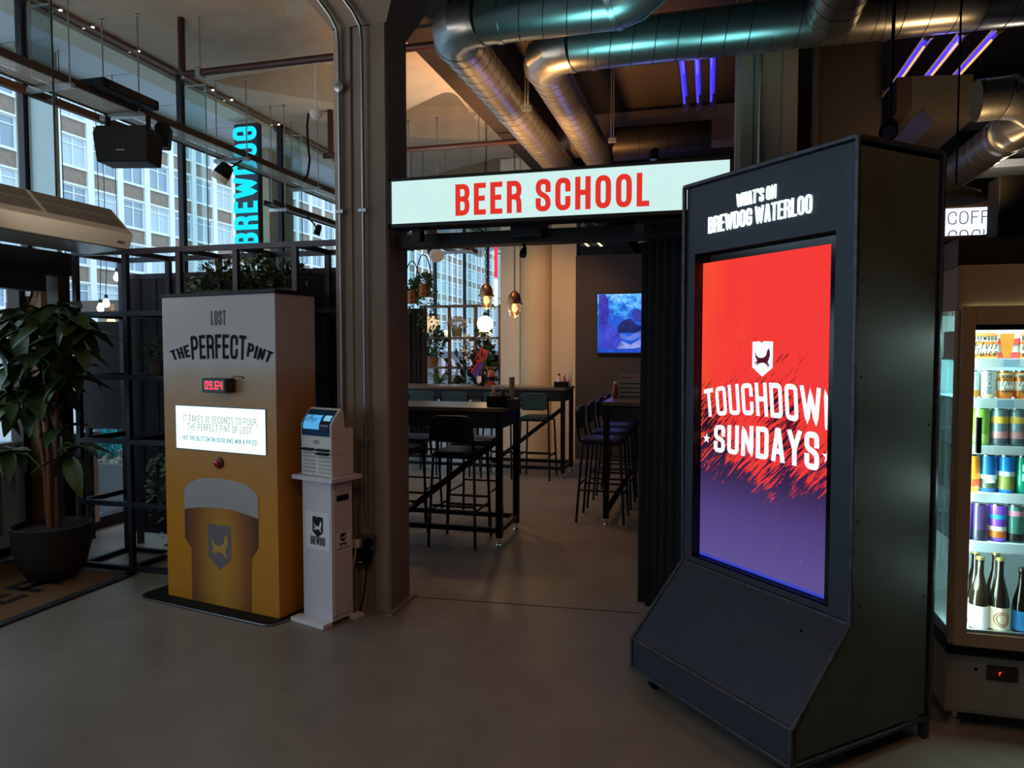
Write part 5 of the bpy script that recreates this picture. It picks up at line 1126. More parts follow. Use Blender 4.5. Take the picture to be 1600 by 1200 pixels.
tubes([gz(1066, 100, 3.95).x, gz(1090, 100, 3.95).x, gz(1114, 100, 3.95).x], 5.75, 7.35, 3.95, 0); tubes([1.50, 1.72, 1.94], 5.9, 7.2, 3.86, 1)
lamp('tube_glow', 'POINT', (1.7, 6.3, 3.7), 1.5, BLUEV, .1); lamp('tube_glow', 'POINT', (-.15, 6.6, 3.75), 1.2, BLUEV, .1)
# air handling box
yb0 = 5.7
def A(px, py): p = gy(px, py, yb0); return Vector((p.x, yb0, p.z))
ah = thing('air_handling_unit', 'bronze-lit sheet metal ventilation box with chamfered underside over the bar', 'ventilation unit', A(1460, 200)); M_sheet = mat('sheet_metal', '8d887c', .35, .85, .08)
MB().prism([A(1425, 119), A(1521, 116), A(1521, 185), A(1462, 190), A(1442, 168), A(1425, 171)], (0, 1.4, 0)).build('housing', M_sheet, ah); MB().prism([A(1401, 121), A(1425, 119), A(1425, 171), A(1401, 178)], (0, .5, 0)).build('side_box', mat('box_maroon', '2c1d18', .6), ah)
dz = 3.05
pA, pB = gz(1578, 207, dz), gz(1470, 290, dz); yq = pA.y - .3; qA, qB = gy(1525, 158, yq), gy(1575, 152, yq)
duct('bar_duct', 'warm-lit spiral duct dropping behind the bar at the right edge', [((pA.x, pA.y, dz), (pA.x, pA.y + 3.2, dz)), (qA, qB)], [[qB, qB + Vector((.09, .02, -.02)), Vector((pA.x + .12, pA.y - .12, dz + .08)), Vector((pA.x + .03, pA.y - .03, dz + .02)), Vector((pA.x, pA.y + .1, dz))]], .13)
c = gy(1389, 200, 4.6); spot(c, (-.2, -.7, -.6), .05, .12, 'black spotlight peeping over the kiosk top', (c.x + .03, 4.7, ZC))
cable_tray(2.0, 2.5, 3.7, 3.6, 5.2, 'dark mesh tray at the upper right corner', (3.9, 5.0))

# ================================================================== OUTSIDE THE GLAZING
YS2 = 7.7
bs_ = thing('blade_sign', 'vertical cyan lit letter sign on a pillar outside', 'sign', (-5.5, YS2, 3.0)); a, b = gy(366, 386, YS2), gy(401, 196, YS2)
B(a.x + .02, b.x, YS2 + .01, YS2 + .1, a.z - .05, b.z + .04).build('board', mat('sign_navy', '20283a', .5), bs_)
mb = MB(); hh = (b.x - a.x); text(mb, 'BREWDOG', hh, lambda x, y: Vector((b.x - y, YS2, a.z + x)), anchor=0, width=b.z - a.z, t=.2, cw=.55, gap=.12); mb.build('lettering', emit('cyan_letter', '18d8ff', 1.35), bs_, recalc=False)
op = thing('street_planter', 'grey outdoor planter box with pebbles and cyan-lit shrubs beyond the glass', 'planter', (-6.0, 6.2, 0)); B(-6.5, -5.55, 5.85, 7.5, -.03, .46).build('box', mat('planter_grey', '5c5f63', .7), op)
mb = MB(); r = random.Random(3)
for _ in range(160): 
    x, y = r.uniform(-6.45, -5.6), r.uniform(5.9, 7.4); mb.box(x, x + .05, y, y + .05, .45, .485)
stuff(mb.build('pebbles', mat('pebble', 'b9b5a2', .8, 0, .3, 20), op), 'pale pebbles')
mb = MB(); foliage(mb, (-6.1, 6.3, .68), (.3, .3, .25), 500, .09, 31); foliage(mb, (-6.2, 7.0, .65), (.25, .3, .25), 300, .09, 32); stuff(mb.build('shrub', leafmat('shrub_painted_cyan_light', '2a6a6a', '4fb0a8'), op, recalc=False), 'cyan-lit shrubs')  # cyan light on the shrubs is painted into the leaf colour
tag(B(-7.2, -7.12, 6.9, 8.8, 0, .95).build('glow_panel', emit('cyan_panel', '0f8fc0', .55)), 'blue glowing panel behind the outdoor planter', 'panel')
for k, (px, py, X_) in enumerate(((183, 433, -5.9), (102, 465, -5.9), (166, 474, -6.1), (157, 481, -6.2))):
    c = gx(px, py, X_); o = thing('festoon_bulb', ('outdoor festoon bulb shining %s' % ('beside the first tall shelf post', 'left of the shelf frame', 'low in the left window bay, upper one', 'low in the left window bay, lower one')[k]), 'bulb', c, group='festoon bulbs outside')
    MB().lathe([(0, -.045), (.03, -.03), (.035, 0), (.02, .035), (.015, .05)], 12, c).build('glass_bulb', emit('bulb_glow', 'fff0d0', 12), o, smooth=60); MB().lathe([(.017, .05), (.017, .09)], 10, c).build('socket', M_black, o); MB().tube([c + Vector((0, 0, .09)), c + Vector((0, .02, .5)), Vector((c.x, c.y, 4.4))], .004, 5).build('cord', M_black, o)
ba = gy(503, 562, 6.5); bb = gy(522, 500, 6.5); pk_ = thing('pink_poster', 'pink poster with white letters glimpsed left of the column', 'poster', (ba.x, 6.5, ba.z)); B(ba.x - .02, bb.x + .12, 6.5, 6.52, ba.z, bb.z).build('sheet', mat('poster_pink', 'd0409a', .6), pk_); B(bb.x + .04, bb.x + .08, 6.521, 6.55, 0, bb.z).build('stand_post', M_black, pk_)
for s_, f in (('ck', .62), ('be', .3)):
    mb = MB(); text(mb, 'ck' if s_ == 'ck' else 'e', .11, lambda x, y: Vector((ba.x + .01 + x, 6.497, ba.z + (bb.z - ba.z) * f + y)), anchor=0, t=.22, cw=.8); mb.build('lettering', M_whitep, pk_, recalc=False)
ip = thing('iron_stand', 'black iron post stand with scrolls between the game box and the column', 'stand', (gy(506, 600, 5.2).x, 5.2, 0)); c = gy(506, 545, 5.2); MB().tube([(c.x, 5.2, 0), (c.x, 5.2, c.z)], .018, 10).build('post', M_black, ip)
B(c.x - .2, c.x + .2, 5.19, 5.21, gy(506, 606, 5.2).z - .02, gy(506, 596, 5.2).z).build('rail', M_black, ip); MB().lathe([(.12, 0), (.12, .015)], 20, (c.x, 5.2, 0)).build('base', M_black, ip)
for s2 in (-1, 1): MB().tube([(c.x + s2 * (.02 + .05 * math.sin(k * .5)), 5.2, c.z - .3 + k * .04) for k in range(7)], .006, 6).build('scroll', M_black, ip)
c = gy(512, 615, 7.3); wf_ = thing('window_fern', 'bright green leafy plant in a tall planter glimpsed left of the column', 'plant', (c.x, 7.3, 0)); MB().lathe([(.12, 0), (.17, c.z - .25), (.15, c.z - .25), (0, c.z - .28)], 18, (c.x, 7.3, 0)).build('planter', mat('planter_dark', '2c2a28', .6), wf_, smooth=40); mb = MB(); foliage(mb, (c.x, 7.3, c.z), (.25, .25, .3), 300, .12, 44); stuff(mb.build('foliage', M_leaf2, wf_, recalc=False), 'bright green leaves')

# ================================================================== BACK ROOM ("SCHOOL")
struct(B(-1.87, 6.9, 10.4, 10.5, 0, 2.96).build('wall_tv', mat('tv_wall_brown', '332a27', .75, 0, .1)), 'dark brown partition wall carrying the television')
M_cream = concrete('cream_concrete', 'b5a488', 'c9b99c', .8, True, .15); M_pale = concrete('pale_column', 'bdbbb2', 'd2cfc6', .8, True, .1)
struct(B(gy(864, 500, 10.55).x, -1.87, 10.45, 10.8, 0, ZC).build('wall_pier_far', M_cream), 'cream concrete pier beside the dark television wall')
rc = .5 * (gy(863, 500, 10.5).x - gy(811, 500, 10.5).x); struct(MB().tube([(gy(837, 500, 10.5).x, 10.6, 0), (gy(837, 500, 10.5).x, 10.6, ZC)], rc, 32).build('column_round', M_cream, smooth=40), 'round cream column in the back room')
struct(B(gy(782, 500, 10.6).x, gy(812, 500, 10.6).x, 10.6, 11.0, 0, ZC).build('column_pale', M_pale), 'pale square column by the far window')
tv = thing('television', 'wall television showing a blue picture of people', 'television', (-1.2, 10.36, 1.55)); a, b = gy(933, 551, 10.32), gy(1026, 458, 10.32)
B(a.x - .01, b.x, 10.33, 10.39, a.z - .03, b.z + .01).build('case', M_blackp, tv)
t = NT('tv_picture'); tc = t.n('ShaderNodeTexCoord').outputs['UV']; sp = t.n('ShaderNodeSeparateXYZ'); t.l(tc, sp.inputs[0])
n1 = t.noise(7, 6, .7, vec=tc); col = t.ramp(t.math('ADD', t.math('MULTIPLY', sp.outputs[1], .55), t.math('MULTIPLY', t.math('SUBTRACT', n1, .3), 1.0)), [(0, '1b2aa0'), (.4, '2a62d8'), (.55, '2450c8'), (.68, '4aa8f4'), (.9, 'b8e8ff')])
em = t.n('ShaderNodeEmission'); t.l(col, em.inputs[0]); em.inputs[1].default_value = 1.1; M_tv = t.surf(em.outputs[0])
mb = MB().quad((a.x, 10.328, a.z), (b.x, 10.328, a.z), (b.x, 10.328, b.z), (a.x, 10.328, b.z)); mb.uv = [(0, 0), (1, 0), (1, 1), (0, 1)]; tp_ = mb.build('picture', M_tv, tv, recalc=False)
def tvm(c, s):
    t = NT('tv_' + c); e = t.n('ShaderNodeEmission'); b = lin(c); n_ = t.noise(5, 5, .65)
    t.l(t.mix(t.math('MULTIPLY', t.math('SUBTRACT', n_, .32), 2.4, True), tuple(v * .55 for v in b[:3]) + (1,), tuple(min(1, v * 1.5 + .03) for v in b[:3]) + (1,)), e.inputs[0]); e.inputs[1].default_value = s; return t.surf(e.outputs[0])
def T(px, py): p = gy(px, py, 10.327); return Vector((p.x, 10.327, p.z))
def crop3(pts): return [T(600 + x / 4, 360 + y / 4) for x, y in pts]
for pts, cc, st in (([(1342, 400), (1385, 400), (1405, 440), (1402, 480), (1415, 515), (1400, 545), (1395, 575), (1345, 590)], '3a34b0', .9), ([(1342, 590), (1400, 575), (1440, 610), (1470, 640), (1482, 690), (1500, 720), (1460, 738), (1342, 738)], '3c44cc', .95), ([(1482, 690), (1540, 715), (1640, 660), (1640, 720), (1560, 738), (1450, 738)], '8f9aff', 1.1), ([(1458, 600), (1490, 565), (1540, 550), (1580, 590), (1640, 600), (1640, 640), (1560, 640), (1460, 640)], '1c2270', .9), ([(1555, 500), (1590, 490), (1620, 520), (1610, 570), (1570, 570), (1550, 540)], '2f3aa8', .9), ([(1470, 640), (1530, 665), (1640, 600), (1640, 650), (1540, 690), (1480, 672)], '5f78f0', 1.0)):
    MB().poly(crop3(pts)).build('picture_shape', tvm(cc, st), tp_, recalc=False).location.y -= .0005
lamp('tv_glow', 'POINT', (-1.1, 9.9, 2.0), 3, (.3, .4, 1), .3)
# bar stools
M_teal = mat('teal_vinyl', '263f44', .45, vary=.08); M_navy = mat('navy_vinyl', '20264a', .4, vary=.08); M_tube = mat('stool_tube', '141416', .4, .5)
def stool(label, vinyl, loc, rz):
    o = thing('bar_stool', label, 'bar stool', loc, rz, 'high bar stools in the back room')
    seat = [(-.18, -.17), (-.15, -.2), (.15, -.2), (.18, -.17), (.18, .16), (.14, .2), (-.14, .2), (-.18, .16)]
    MB().prism([Vector((x, y, .735)) for x, y in seat], (0, 0, .045)).build('seat', vinyl, o, world=False, bevel=.015)
    bk_ = rounded([(0, .86), (.175, .86, 1), (.175, 1.075, 1), (-.175, 1.075, 1), (-.175, .86, 1), (0, .86)], .07)[:-1]
    MB().prism([Vector((p.x, -.235, p.y)) for p in bk_], (0, .025, 0)).build('backrest', vinyl, o, world=False, bevel=.006)
    for s2 in (-1, 1):
        MB().tube([(s2 * .2, -.23, 0), (s2 * .175, -.18, .72), (s2 * .165, -.16, .735)], .012, 8).build('leg', M_tube, o, world=False, smooth=60)
        MB().tube([(s2 * .2, .21, 0), (s2 * .175, .17, .72), (s2 * .165, .15, .735)], .012, 8).build('leg', M_tube, o, world=False, smooth=60)
        MB().tube([(s2 * .168, -.15, .73), (s2 * .182, -.20, .76), (s2 * .18, -.225, .88), (s2 * .178, -.238, 1.03)], .011, 8).build('back_upright', M_tube, o, world=False, smooth=60)
        MB().tube([(s2 * .188, -.2, .30), (s2 * .188, .195, .30)], .01, 8).build('side_stretcher', M_tube, o, world=False)
    MB().tube([(-.188, .197, .27), (.188, .197, .27)], .011, 8).build('footrest', M_tube, o, world=False); MB().tube([(-.188, -.21, .34), (.188, -.21, .34)], .01, 8).build('rear_stretcher', M_tube, o, world=False)
    MB().tube([(-.165, -.155, .728), (.165, -.155, .728), (.165, .155, .728), (-.165, .155, .728)], .01, 6, closed=True).build('seat_frame', M_tube, o, world=False)
    return o
s_dark = stool('dark bar stool with its back to us at the near table end', mat('black_vinyl', '15161a', .4), (-1.98, 5.66, 0), 0)
dup(s_dark, (-2.56, 5.66, 0), 0, 'dark bar stool half hidden behind the near column')
far_ = stool('dark bar stool tucked under the far side of the near table, right one', M_navy, (-2.1, 6.42, 0), math.pi)
dup(far_, (-2.72, 6.42, 0), math.pi, 'dark bar stool tucked under the far side of the near table, left one')
tq = stool('teal bar stool standing clear at the right end of the far table', M_teal, (gy(832, 640, 8.6).x + .02, 8.8, 0), 0)
for px, lb in ((776, 'teal bar stool at the far table behind the sauce bottles'), (711, 'middle teal bar stool at the far table'), (660, 'leftmost teal bar stool at the far table beside the column')): dup(tq, (gy(px, 640, 8.6).x, 8.8, 0), 0, lb)
rs = stool('navy bar stool nearest us at the right-hand table', M_navy, (-.94, 6.78, 0), -math.pi / 2)
for k, lb in enumerate(('second navy bar stool along the right-hand table', 'third navy bar stool along the right-hand table', 'farthest navy bar stool along the right-hand table')): dup(rs, (-.94, 7.42 + .62 * k, 0), -math.pi / 2, lb)
# high tables
M_top = mat('table_top_timber', '6b5a4a', .3, 0, .2, 8); M_apron = mat('table_apron', '1b1a20', .5)
def high_table(label, x0, x1, y0, y1, z, brace, apron=.17):
    o = thing('high_table', label, 'table', ((x0 + x1) / 2, (y0 + y1) / 2, 0), 0, 'high timber tables in the back room')
    B(x0, x1, y0, y1, z - .035, z).build('table_top', M_top, o, bevel=.004); B(x0 + .02, x1 - .02, y0 + .02, y1 - .02, z - apron, z - .036).build('apron', M_apron, o)
    for x in (x0 + .04, x1 - .04):
        for y in (y0 + .04, y1 - .04):
            B(x - .025, x + .025, y - .025, y + .025, .06, z - .036).build('leg', M_black, o); MB().lathe([(.025, 0), (.022, .012), (.008, .016), (.008, .07)], 10, (x, y, 0)).build('foot', M_chrome, o)
        B(x - .02, x + .02, y0 + .04, y1 - .04, .1, .14).build('stretcher', M_black, o)
    if x1 - x0 > y1 - y0:
        for y in (y0 + .04, y1 - .04): B(x0 + .04, x1 - .04, y - .02, y + .02, .1, .14).build('stretcher', M_black, o)
        if brace: MB().bar((x1 - .06, y0 + .04, z - apron - .1), (x1 - .95, y0 + .04, .16), .02, .05).build('diagonal_brace', M_black, o)
    else:
        for x in (x0 + .04, x1 - .04): B(x - .02, x + .02, y0 + .04, y1 - .04, .1, .14).build('stretcher', M_black, o)
    return o
high_table('near high timber table with black steel frame beyond the column', -4.4, -1.60, 5.60, 6.22, 1.13, True)
high_table('far high timber table running along below the window', -4.6, -1.70, 8.78, 9.42, 1.13, True)
high_table('right-hand high table with violet sheen and menu board', -.93, -.2, 6.52, 9.3, 1.13, False)
def sauce(c, col, cap, label, lean=0):
    o = thing('sauce_bottle', label, 'bottle', c, group='sauce bottles on the tables'); MB().lathe([(0, 0), (.026, 0), (.028, .01), (.028, .08), (.015, .12), (.013, .14), (0, .14)], 14, c).build('bottle_body', mat('sauce_' + col, col, .2), o, smooth=50); MB().lathe([(.016, .14), (.016, .165), (0, .167)], 12, c).build('cap', mat('cap_' + cap, cap, .4), o, smooth=50); return o
zT = 1.13
def caddy(c, w, d, label, h=.09):
    o = thing('sauce_caddy', label, 'caddy', c); c = Vector(c); B(c.x - w / 2, c.x + w / 2, c.y - d / 2, c.y + d / 2, c.z, c.z + .006).build('tray', M_blackp, o)
    for q in ((-1, 0), (1, 0)): B(c.x + q[0] * w / 2 - .003, c.x + q[0] * w / 2 + .003, c.y - d / 2, c.y + d / 2, c.z, c.z + h).build('side', M_blackp, o)
    for q in (-1, 1): B(c.x - w / 2, c.x + w / 2, c.y + q * d / 2 - .003, c.y + q * d / 2 + .003, c.z, c.z + h).build('side', M_blackp, o)
    return o
p = gy(783, 636, 5.7); cA = Vector((p.x - .03, 5.74, zT)); caddy(cA, .17, .12, 'black caddy of sauces on the near table end')
sauce(cA + Vector((-.045, 0, .007)), 'c98a5a', 'e0dcd6', 'pale sauce bottle in the near table caddy'); sauce(cA + Vector((.03, 0, .007)), '6a1c12', 'e8e0d8', 'dark red sauce bottle in the near table caddy')
tag(B(cA.x + .055, cA.x + .075, 5.86, 5.96, zT, zT + .24).build('menu_board', mat('menu_timber', 'b58a58', .6)), 'upright timber menu board behind the near table caddy', 'menu')
tag(B(cA.x + .09, cA.x + .16, 5.68, 5.82, zT, zT + .07).build('cutlery_box', mat('box_plum', '2a1c38', .5), bevel=.004), 'dark plum box at the corner of the near table', 'box')
cB = Vector((gy(877, 607, 8.95).x, 8.95, zT)); caddy(cB, .16, .1, 'small dark red caddy of sauces at the end of the far table', .07)
sauce(cB + Vector((-.03, 0, .007)), 'd9cfc4', '2a2420', 'white sauce bottle in the far table caddy'); sauce(cB + Vector((.035, 0, .007)), 'b06a3a', 'e8d8c0', 'amber sauce bottle in the far table caddy')
tag(B(cB.x + .07, cB.x + .12, 9.02, 9.03, zT, zT + .27).build('menu_strip', mat('menu_paper', 'c9c0b0', .6)), 'narrow pale menu strip standing at the far table end', 'menu')
c = gy(751, 606, 9.05); g_ = thing('black_growler', 'black bottle with white shield label on the far table', 'bottle', (c.x, 9.05, zT)); MB().lathe([(0, 0), (.056, 0), (.06, .02), (.06, .15), (.04, .2), (.025, .22), (.025, .25), (0, .25)], 20, (c.x, 9.05, zT)).build('bottle_body', mat('growler_black', '16100e', .25), g_, smooth=50)
mbs = MB(); emblem(mbs, SHIELD, lambda x, y: Vector((c.x - .03 + x, 8.987, zT + .03 + y)), .06, .1); mbs.build('shield_label', M_whitep, g_, recalc=False)
c = gy(767, 606, 9.05); mu = thing('red_skull_jar', 'glossy red and orange jar beside the black bottle', 'jar', (c.x, 9.05, zT)); MB().lathe([(0, 0), (.045, 0), (.054, .05), (.056, .12), (.048, .17), (.04, .2), (0, .21)], 18, (c.x, 9.05, zT)).build('jar_body', mat('jar_red', 'a8442a', .2, 0, .4, 20), mu, smooth=50)
MB().lathe([(.056, .07), (.058, .12)], 18, (c.x, 9.05, zT)).build('dark_band', M_black, mu, smooth=50)
fl_ = thing('table_pennant', 'small violet and red pennant stuck in the black bottle', 'flag', gy(746, 578, 9.0)); MB().poly([gy(x, y, 9.0) for x, y in ((735, 581), (749, 563), (757, 570), (743, 590))]).build('flag', mat('flag_violet', '5a2f8a', .6), fl_, recalc=False, solid=.004); MB().poly([gy(x, y, 8.99) for x, y in ((735, 581), (749, 563), (750.5, 565), (737, 583))]).build('flag_border', mat('flag_red', 'c01f30', .6), fl_, recalc=False, solid=.004); MB().tube([gy(751, 592, 9.02), gy(756, 545, 9.02)], .008, 6).build('stick', M_wood, fl_)
nb = thing('red_balloon_spray', 'spray of red paper shapes above the far table bottles', 'decoration', gy(755, 560, 9.1)); c = gy(755, 556, 9.1); MB().tube([(c.x + .1, 9.12, zT), c + Vector((0, .01, 0))], .006, 6).build('stick', M_wood, nb)
for q in (((744, 565), (752, 540), (758, 556), (752, 566)), ((753, 545), (764, 548), (760, 562), (752, 560)), ((747, 550), (749, 562), (743, 560))): MB().poly([gy(x, y, 9.1) for x, y in q]).build('petal', mat('paper_red', 'b01c24', .6), nb, recalc=False, solid=.006)
a, b = gy(966, 625, 7.0), gy(1010, 585, 7.0); mn = thing('menu_stand', 'large paper menu board on the right-hand table', 'menu', (a.x, 7.0, zT)); B(a.x, b.x, 7.0, 7.015, a.z, b.z).build('sheet', mat('menu_grey', '9b8f84', .7), mn); 
for f, cc, w2 in ((.86, 'a83a34', .5), (.62, '2b2320', .9), (.45, '2b2320', .9), (.28, '2b2320', .9), (.12, '2b2320', .9)): B(a.x + .02, a.x + .02 + (b.x - a.x - .04) * w2, 6.997, 7.0, a.z + (b.z - a.z) * f, a.z + (b.z - a.z) * (f + .04)).build('printed_line', mat('mline_' + cc, cc, .7), mn)
B(a.x - .02, b.x, 6.99, 7.03, zT, a.z + .002).build('foot', M_blackp, mn)
sauce(Vector((a.x - .03, 7.0, zT)), '8a2a18', 'e8dcd0', 'red sauce bottle beside the paper menu on the right-hand table')
# pendants
def pendant(px, py, Y, label):
    c = gy(px, py, Y); o = thing('cage_pendant', label, 'lamp', c, group='caged pendant lamps')
    MB().lathe([(r_ * .72, z_ * .85) for r_, z_ in ((0, .17), (.02, .17), (.03, .15), (.075, .12), (.105, .06), (.11, 0), (.13, -.005), (.13, -.03), (.1, -.032))], 24, c).build('housing', mat('pendant_copper', '8f6a4a', .3, .85), o, smooth=40)
    MB().lathe([(.065, -.025), (.062, -.1), (.045, -.15), (0, -.17)], 20, c).build('glass_dome', glass('amber_glass', (1, .93, .8, 1), .2), o, smooth=60)
    MB().lathe([(0, -.12), (.028, -.1), (.032, -.06), (.016, -.02), (0, -.02)], 14, c).build('bulb', emit('pendant_bulb', 'ffb050', 9), o, smooth=60)
    for k in range(6):
        a_ = k * math.pi / 3; MB().tube([c + Vector((math.cos(a_) * r_, math.sin(a_) * r_, z_)) for r_, z_ in ((.072, -.025), (.07, -.095), (.05, -.155), (.0, -.18))], .004, 5).build('cage_wire', M_galv, o)
    for z_, r_ in ((-.068, .0725), (-.128, .063)): MB().tube([c + Vector((math.cos(j * .393) * r_, math.sin(j * .393) * r_, z_)) for j in range(16)], .004, 5, closed=True).build('cage_ring', M_galv, o)
    z = c.z + .145; k = 0; mb = MB()
    while z < ZC - .05:
        ax = (1, 0) if k % 2 else (0, 1); mb.tube([Vector((c.x + ax[0] * .011 * math.cos(j * .785), c.y + ax[1] * .011 * math.cos(j * .785), z + .022 + .026 * math.sin(j * .785))) for j in range(8)], .0035, 4, closed=True); z += .042; k += 1
    mb.build('chain', M_black, o); lamp('pendant_glow', 'POINT', c + Vector((0, -.02, -.28)), 6, (1, .65, .3), .06)
pendant(760, 460, 8.3, 'glowing caged copper pendant lamp hanging in front of the far window'); pendant(804, 472, 8.3, 'glowing caged copper pendant lamp hanging against the pale column')
# window shelving at the end of the room
YW = 10.9
wsf = thing('window_shelving', 'bronze square shelving frame of plants against the far window', 'shelf frame', (-3.6, YW, 0)); M_shb = mat('shelving_bronze', '7a5f4c', .5, .4)
wx = [gy(x, 500, YW).x for x in (658, 702, 743, 781)]; wz = [gy(720, y, YW).z for y in (478, 528, 574, 612)]
for x in wx: B(x - .022, x + .022, YW - .02, YW + .02, 0, wz[0]).build('post', M_shb, wsf)
for z in wz:
    for xa, xb in zip(wx, wx[1:]): B(xa + .022, xb - .022, YW - .12, YW + .12, z - .02, z + .012).build('shelf', M_shb, wsf)
for k, px in enumerate((643, 657)):
    p = gy(px, 550, 10.2); cc = thing('window_drape', ('dark drape beside the column in the back room', 'dark drape next to the plant shelving')[k], 'curtain', (p.x, 10.2, 0)); mb = MB(); n = 14
    for j in range(2):
        for i in range(n + 1): u = i / n; mb.v.append(Vector((p.x - .1 + .2 * u, 10.2 + .03 * math.sin(u * 14), .02 if j == 0 else gy(px, 482, 10.2).z)))
    for i in range(n): mb.f.append((i, i + 1, i + n + 2, i + n + 1))
    mb.build('cloth', mat('plum_drape', '2c2226', .9), cc, smooth=80, solid=.004)
def potplant(px, py, Y, pr, ph_, col, fol, fr_, n, size, label, m=M_leaf2, seed=1):
    c = gy(px, py, Y); o = thing('potted_plant', label, 'plant', c, group='plants in the back room window'); MB().lathe([(pr * .8, 0), (pr, ph_), (pr * .9, ph_), (pr * .85, ph_ * .9), (0, ph_ * .9)], 18, c).build('pot', mat('pot_' + col, col, .7), o, smooth=40)
    mb = MB(); foliage(mb, c + Vector(fol), fr_, n, size, seed); stuff(mb.build('foliage', m, o, recalc=False), 'green foliage'); return o
potplant(676, 572, YW, .1, .14, '8a5a3c', (0, 0, .38), (.18, .15, .24), 240, .1, 'terracotta pot plant on the left of the window shelving', M_leaf2, 51)
potplant(714, 526, YW, .09, .13, '77744e', (0, 0, .2), (.14, .12, .1), 220, .06, 'olive pot of pale blossom on the upper window shelf', leafmat('blossom', '8a8a5a', 'e8dcc0'), 52)
potplant(730, 640, YW + .05, .14, .12, '4a4038', (0, 0, .55), (.3, .2, .42), 160, .16, 'white-flowered leafy plant in the middle of the window shelving', M_dleaf, 53)
c = gy(729, 545, YW - .1); fw = tag(foliage(MB(), c, (.12, .06, .16), 26, .13, 54).build('white_blooms', leafmat('bloom_white', 'd8d2bc', 'f4efe0'), recalc=False), 'large white blooms in the far window shelving', 'flowers')
potplant(757, 640, YW, .14, .14, '3a322c', (0, 0, .6), (.13, .2, .45), 200, .16, 'dark broad-leaved plant at the right of the window shelving', M_dleaf, 55)
potplant(755, 528, YW, .05, .07, '4a4a3a', (0, 0, .12), (.12, .1, .07), 160, .06, 'little green trailing plant beside the globe lamp', M_leaf2, 56)
sp_p = thing('spider_plant', 'bright strappy green plant low in the window shelving', 'plant', gy(687, 606, YW - .1)); c = gy(687, 606, YW - .1); MB().lathe([(.07, 0), (.09, .08), (.08, .08), (0, .07)], 14, c).build('pot', mat('pot_4a4038', '4a4038', .7), sp_p)
lmS = leaf_mesh('strap_leaf', .42, .035, .5, leafmat('strap_green', '5a7a2c', '9ab85a')); r = random.Random(9)
for k in range(26):
    o = bpy.data.objects.new('leaf', lmS); COL.objects.link(o); o.parent = sp_p; o.location = (0, 0, .07); o.rotation_euler = (r.uniform(.5, 1.2), 0, k * 6.28 / 26 + r.uniform(-.2, .2))
for k, (px, py, lb) in enumerate(((758, 506, 'bright round globe lamp in front of the far window'), (673, 507, 'round globe lamp glowing behind the left plant shelf'))):
    c = gy(px, py, 10.6 if k == 0 else 11.6); rr_ = .125 if k == 0 else .15; o = thing('globe_lamp', lb, 'lamp', c, group='globe lamps'); MB().lathe([(rr_ * math.sin(j * math.pi / 14), -rr_ * math.cos(j * math.pi / 14)) for j in range(15)], 24, c).build('globe', emit('globe_%d' % k, 'fff0d2' if k == 0 else 'ffd9a8', 1.8 if k == 0 else .95), o, smooth=80)
    MB().lathe([(.04, 0), (.012, .06), (0, .06)], 14, c + Vector((0, 0, rr_))).build('cap', M_bronze, o); MB().tube([c + Vector((0, 0, rr_ + .05)), Vector((c.x, c.y, ZC))], .005, 5).build('cord', M_black, o)
for k, (px, py, Y, lb) in enumerate(((662, 462, 9.6, 'right copper hanging basket with trailing greenery'), (644, 472, 9.6, 'left copper hanging basket half hidden by the column'))):
    c = gy(px, py, Y); o = thing('hanging_basket', lb, 'plant', c, group='hanging baskets'); MB().lathe([(.09, -.02), (.1, .16), (.093, .16), (.085, .14), (0, .14)], 20, c).build('pot', mat('copper_pot', '8a5030', .35, .7), o, smooth=40)
    MB().tube([c + Vector((.1 * math.cos(j * math.pi / 10) * (1.15), 0, .16 + .42 * math.sin(j * math.pi / 10))) for j in range(11)], .008, 6).build('hoop', M_black, o); MB().tube([c + Vector((0, 0, .58)), Vector((c.x, c.y, ZC))], .004, 5).build('cord', M_black, o)
    mb = MB(); foliage(mb, c + Vector((0, 0, .2)), (.14, .12, .1), 260, .06, 60 + k)
    for j, xx in enumerate((-.12, .1, .15)): trail(mb, [c + Vector((xx, -.05, .18)), c + Vector((xx * 1.4, -.08, 0)), c + Vector((xx * 1.5, -.08, -.25 - .12 * j))], 46, .05, 70 + 5 * k + j, .03)
    stuff(mb.build('foliage', M_leaf2, o, recalc=False), 'trailing green foliage')
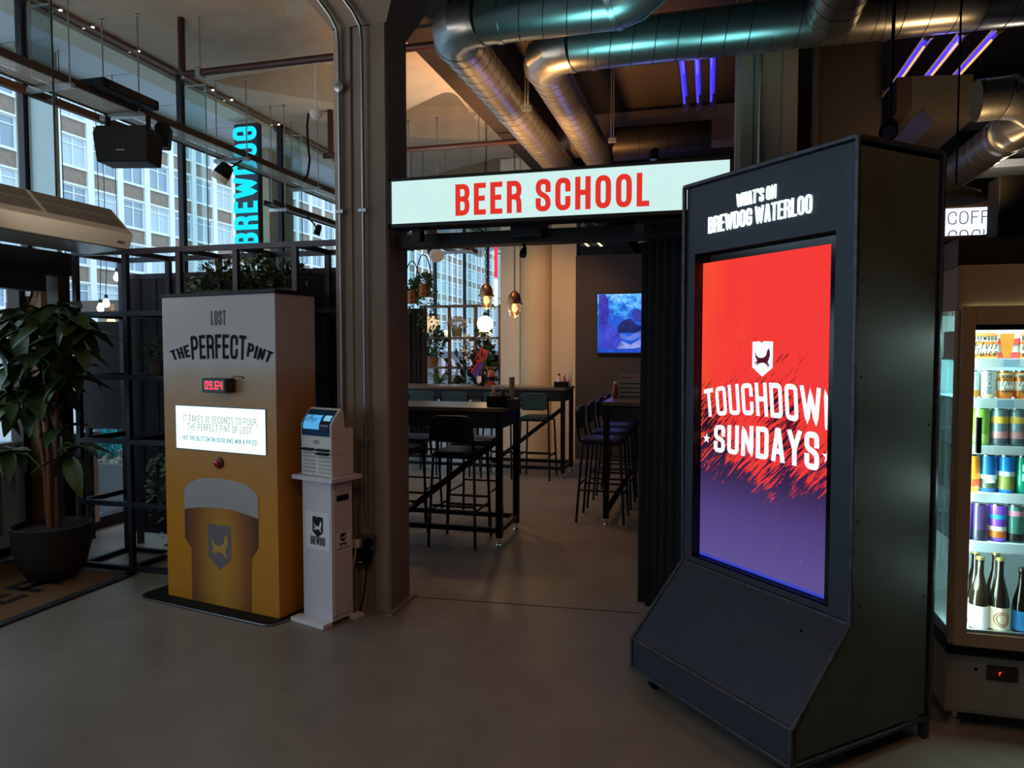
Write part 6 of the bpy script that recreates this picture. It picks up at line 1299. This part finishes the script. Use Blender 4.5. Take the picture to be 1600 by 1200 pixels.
# low glimpses beyond the far window
st_ = thing('street_lettering', 'large pale lavender letters glimpsed beyond the far window plants', 'sign', gy(705, 590, 16)); a, b = gy(684, 606, 18), gy(760, 552, 18)
mb = MB(); p0_ = gy(690, 585, 17.9); text(mb, 'nnc', .62, lambda x, y: Vector((p0_.x + x, 17.9, p0_.z + y)), anchor=0, t=.16, cw=.85, gap=.12); mb.build('lettering', emit('lavender', 'd4d0f4', .85), st_, recalc=False); B(a.x - 1, b.x + .6, 17.95, 18.0, 0, b.z + .05).build('board', mat('street_grey', '8a878a', .7), st_)
for k, px in enumerate((697, 713, 751, 764)):
    c = gy(px, 520, 15.0); o = thing('festoon_bulb', 'warm festoon bulb beyond the far window, %s from the left' % ('first', 'second', 'third', 'fourth')[k], 'bulb', c, group='festoon bulbs beyond the far window'); MB().lathe([(0, -.06), (.05, -.03), (.05, .02), (.02, .06)], 12, c).build('glass_bulb', emit('bulb_warm', 'ffc890', 6), o, smooth=60); MB().tube([c + Vector((0, 0, .06)), Vector((c.x, c.y, ZC))], .005, 5).build('cord', M_black, o)
for k in range(2):
    p = gz(905 + 22 * k, 372, 4.38); o = thing('strip_light', ('left warm strip light on the far ceiling above the television wall', 'right warm strip light on the far ceiling above the television wall')[k], 'light', (p.x, p.y, 4.38), group='strip lights over the back room')
    B(p.x - .05, p.x + .05, p.y - 1.5, p.y + 1.5, 4.38, 4.44).build('housing', M_alu, o); B(p.x - .03, p.x + .03, p.y - 1.45, p.y + 1.45, 4.372, 4.38).build('tube', emit('strip_warm', 'ffdc9a', 2.2), o)
nn_ = thing('neon_strip', 'thin vertical red and white neon strip by the pale column', 'light', gy(775, 430, 10.64)); p0_, p1_ = gy(775, 478, 10.64), gy(775, 385, 10.64); p1_ = Vector((p0_.x, p0_.y, p1_.z)); B(p0_.x, gy(782, 500, 10.6).x, 10.635, 10.645, p0_.z + .1, p0_.z + .12).build('bracket', M_galv, nn_); B(p0_.x, gy(782, 500, 10.6).x, 10.635, 10.645, p1_.z - .12, p1_.z - .1).build('bracket', M_galv, nn_); MB().tube([p0_, p0_.lerp(p1_, .45)], .03, 8).build('white_tube', emit('neon_white', 'ffe6e6', 1.6), nn_); MB().tube([p0_.lerp(p1_, .48), p1_], .025, 8).build('red_tube', emit('neon_red', 'ff3040', 1.4), nn_)
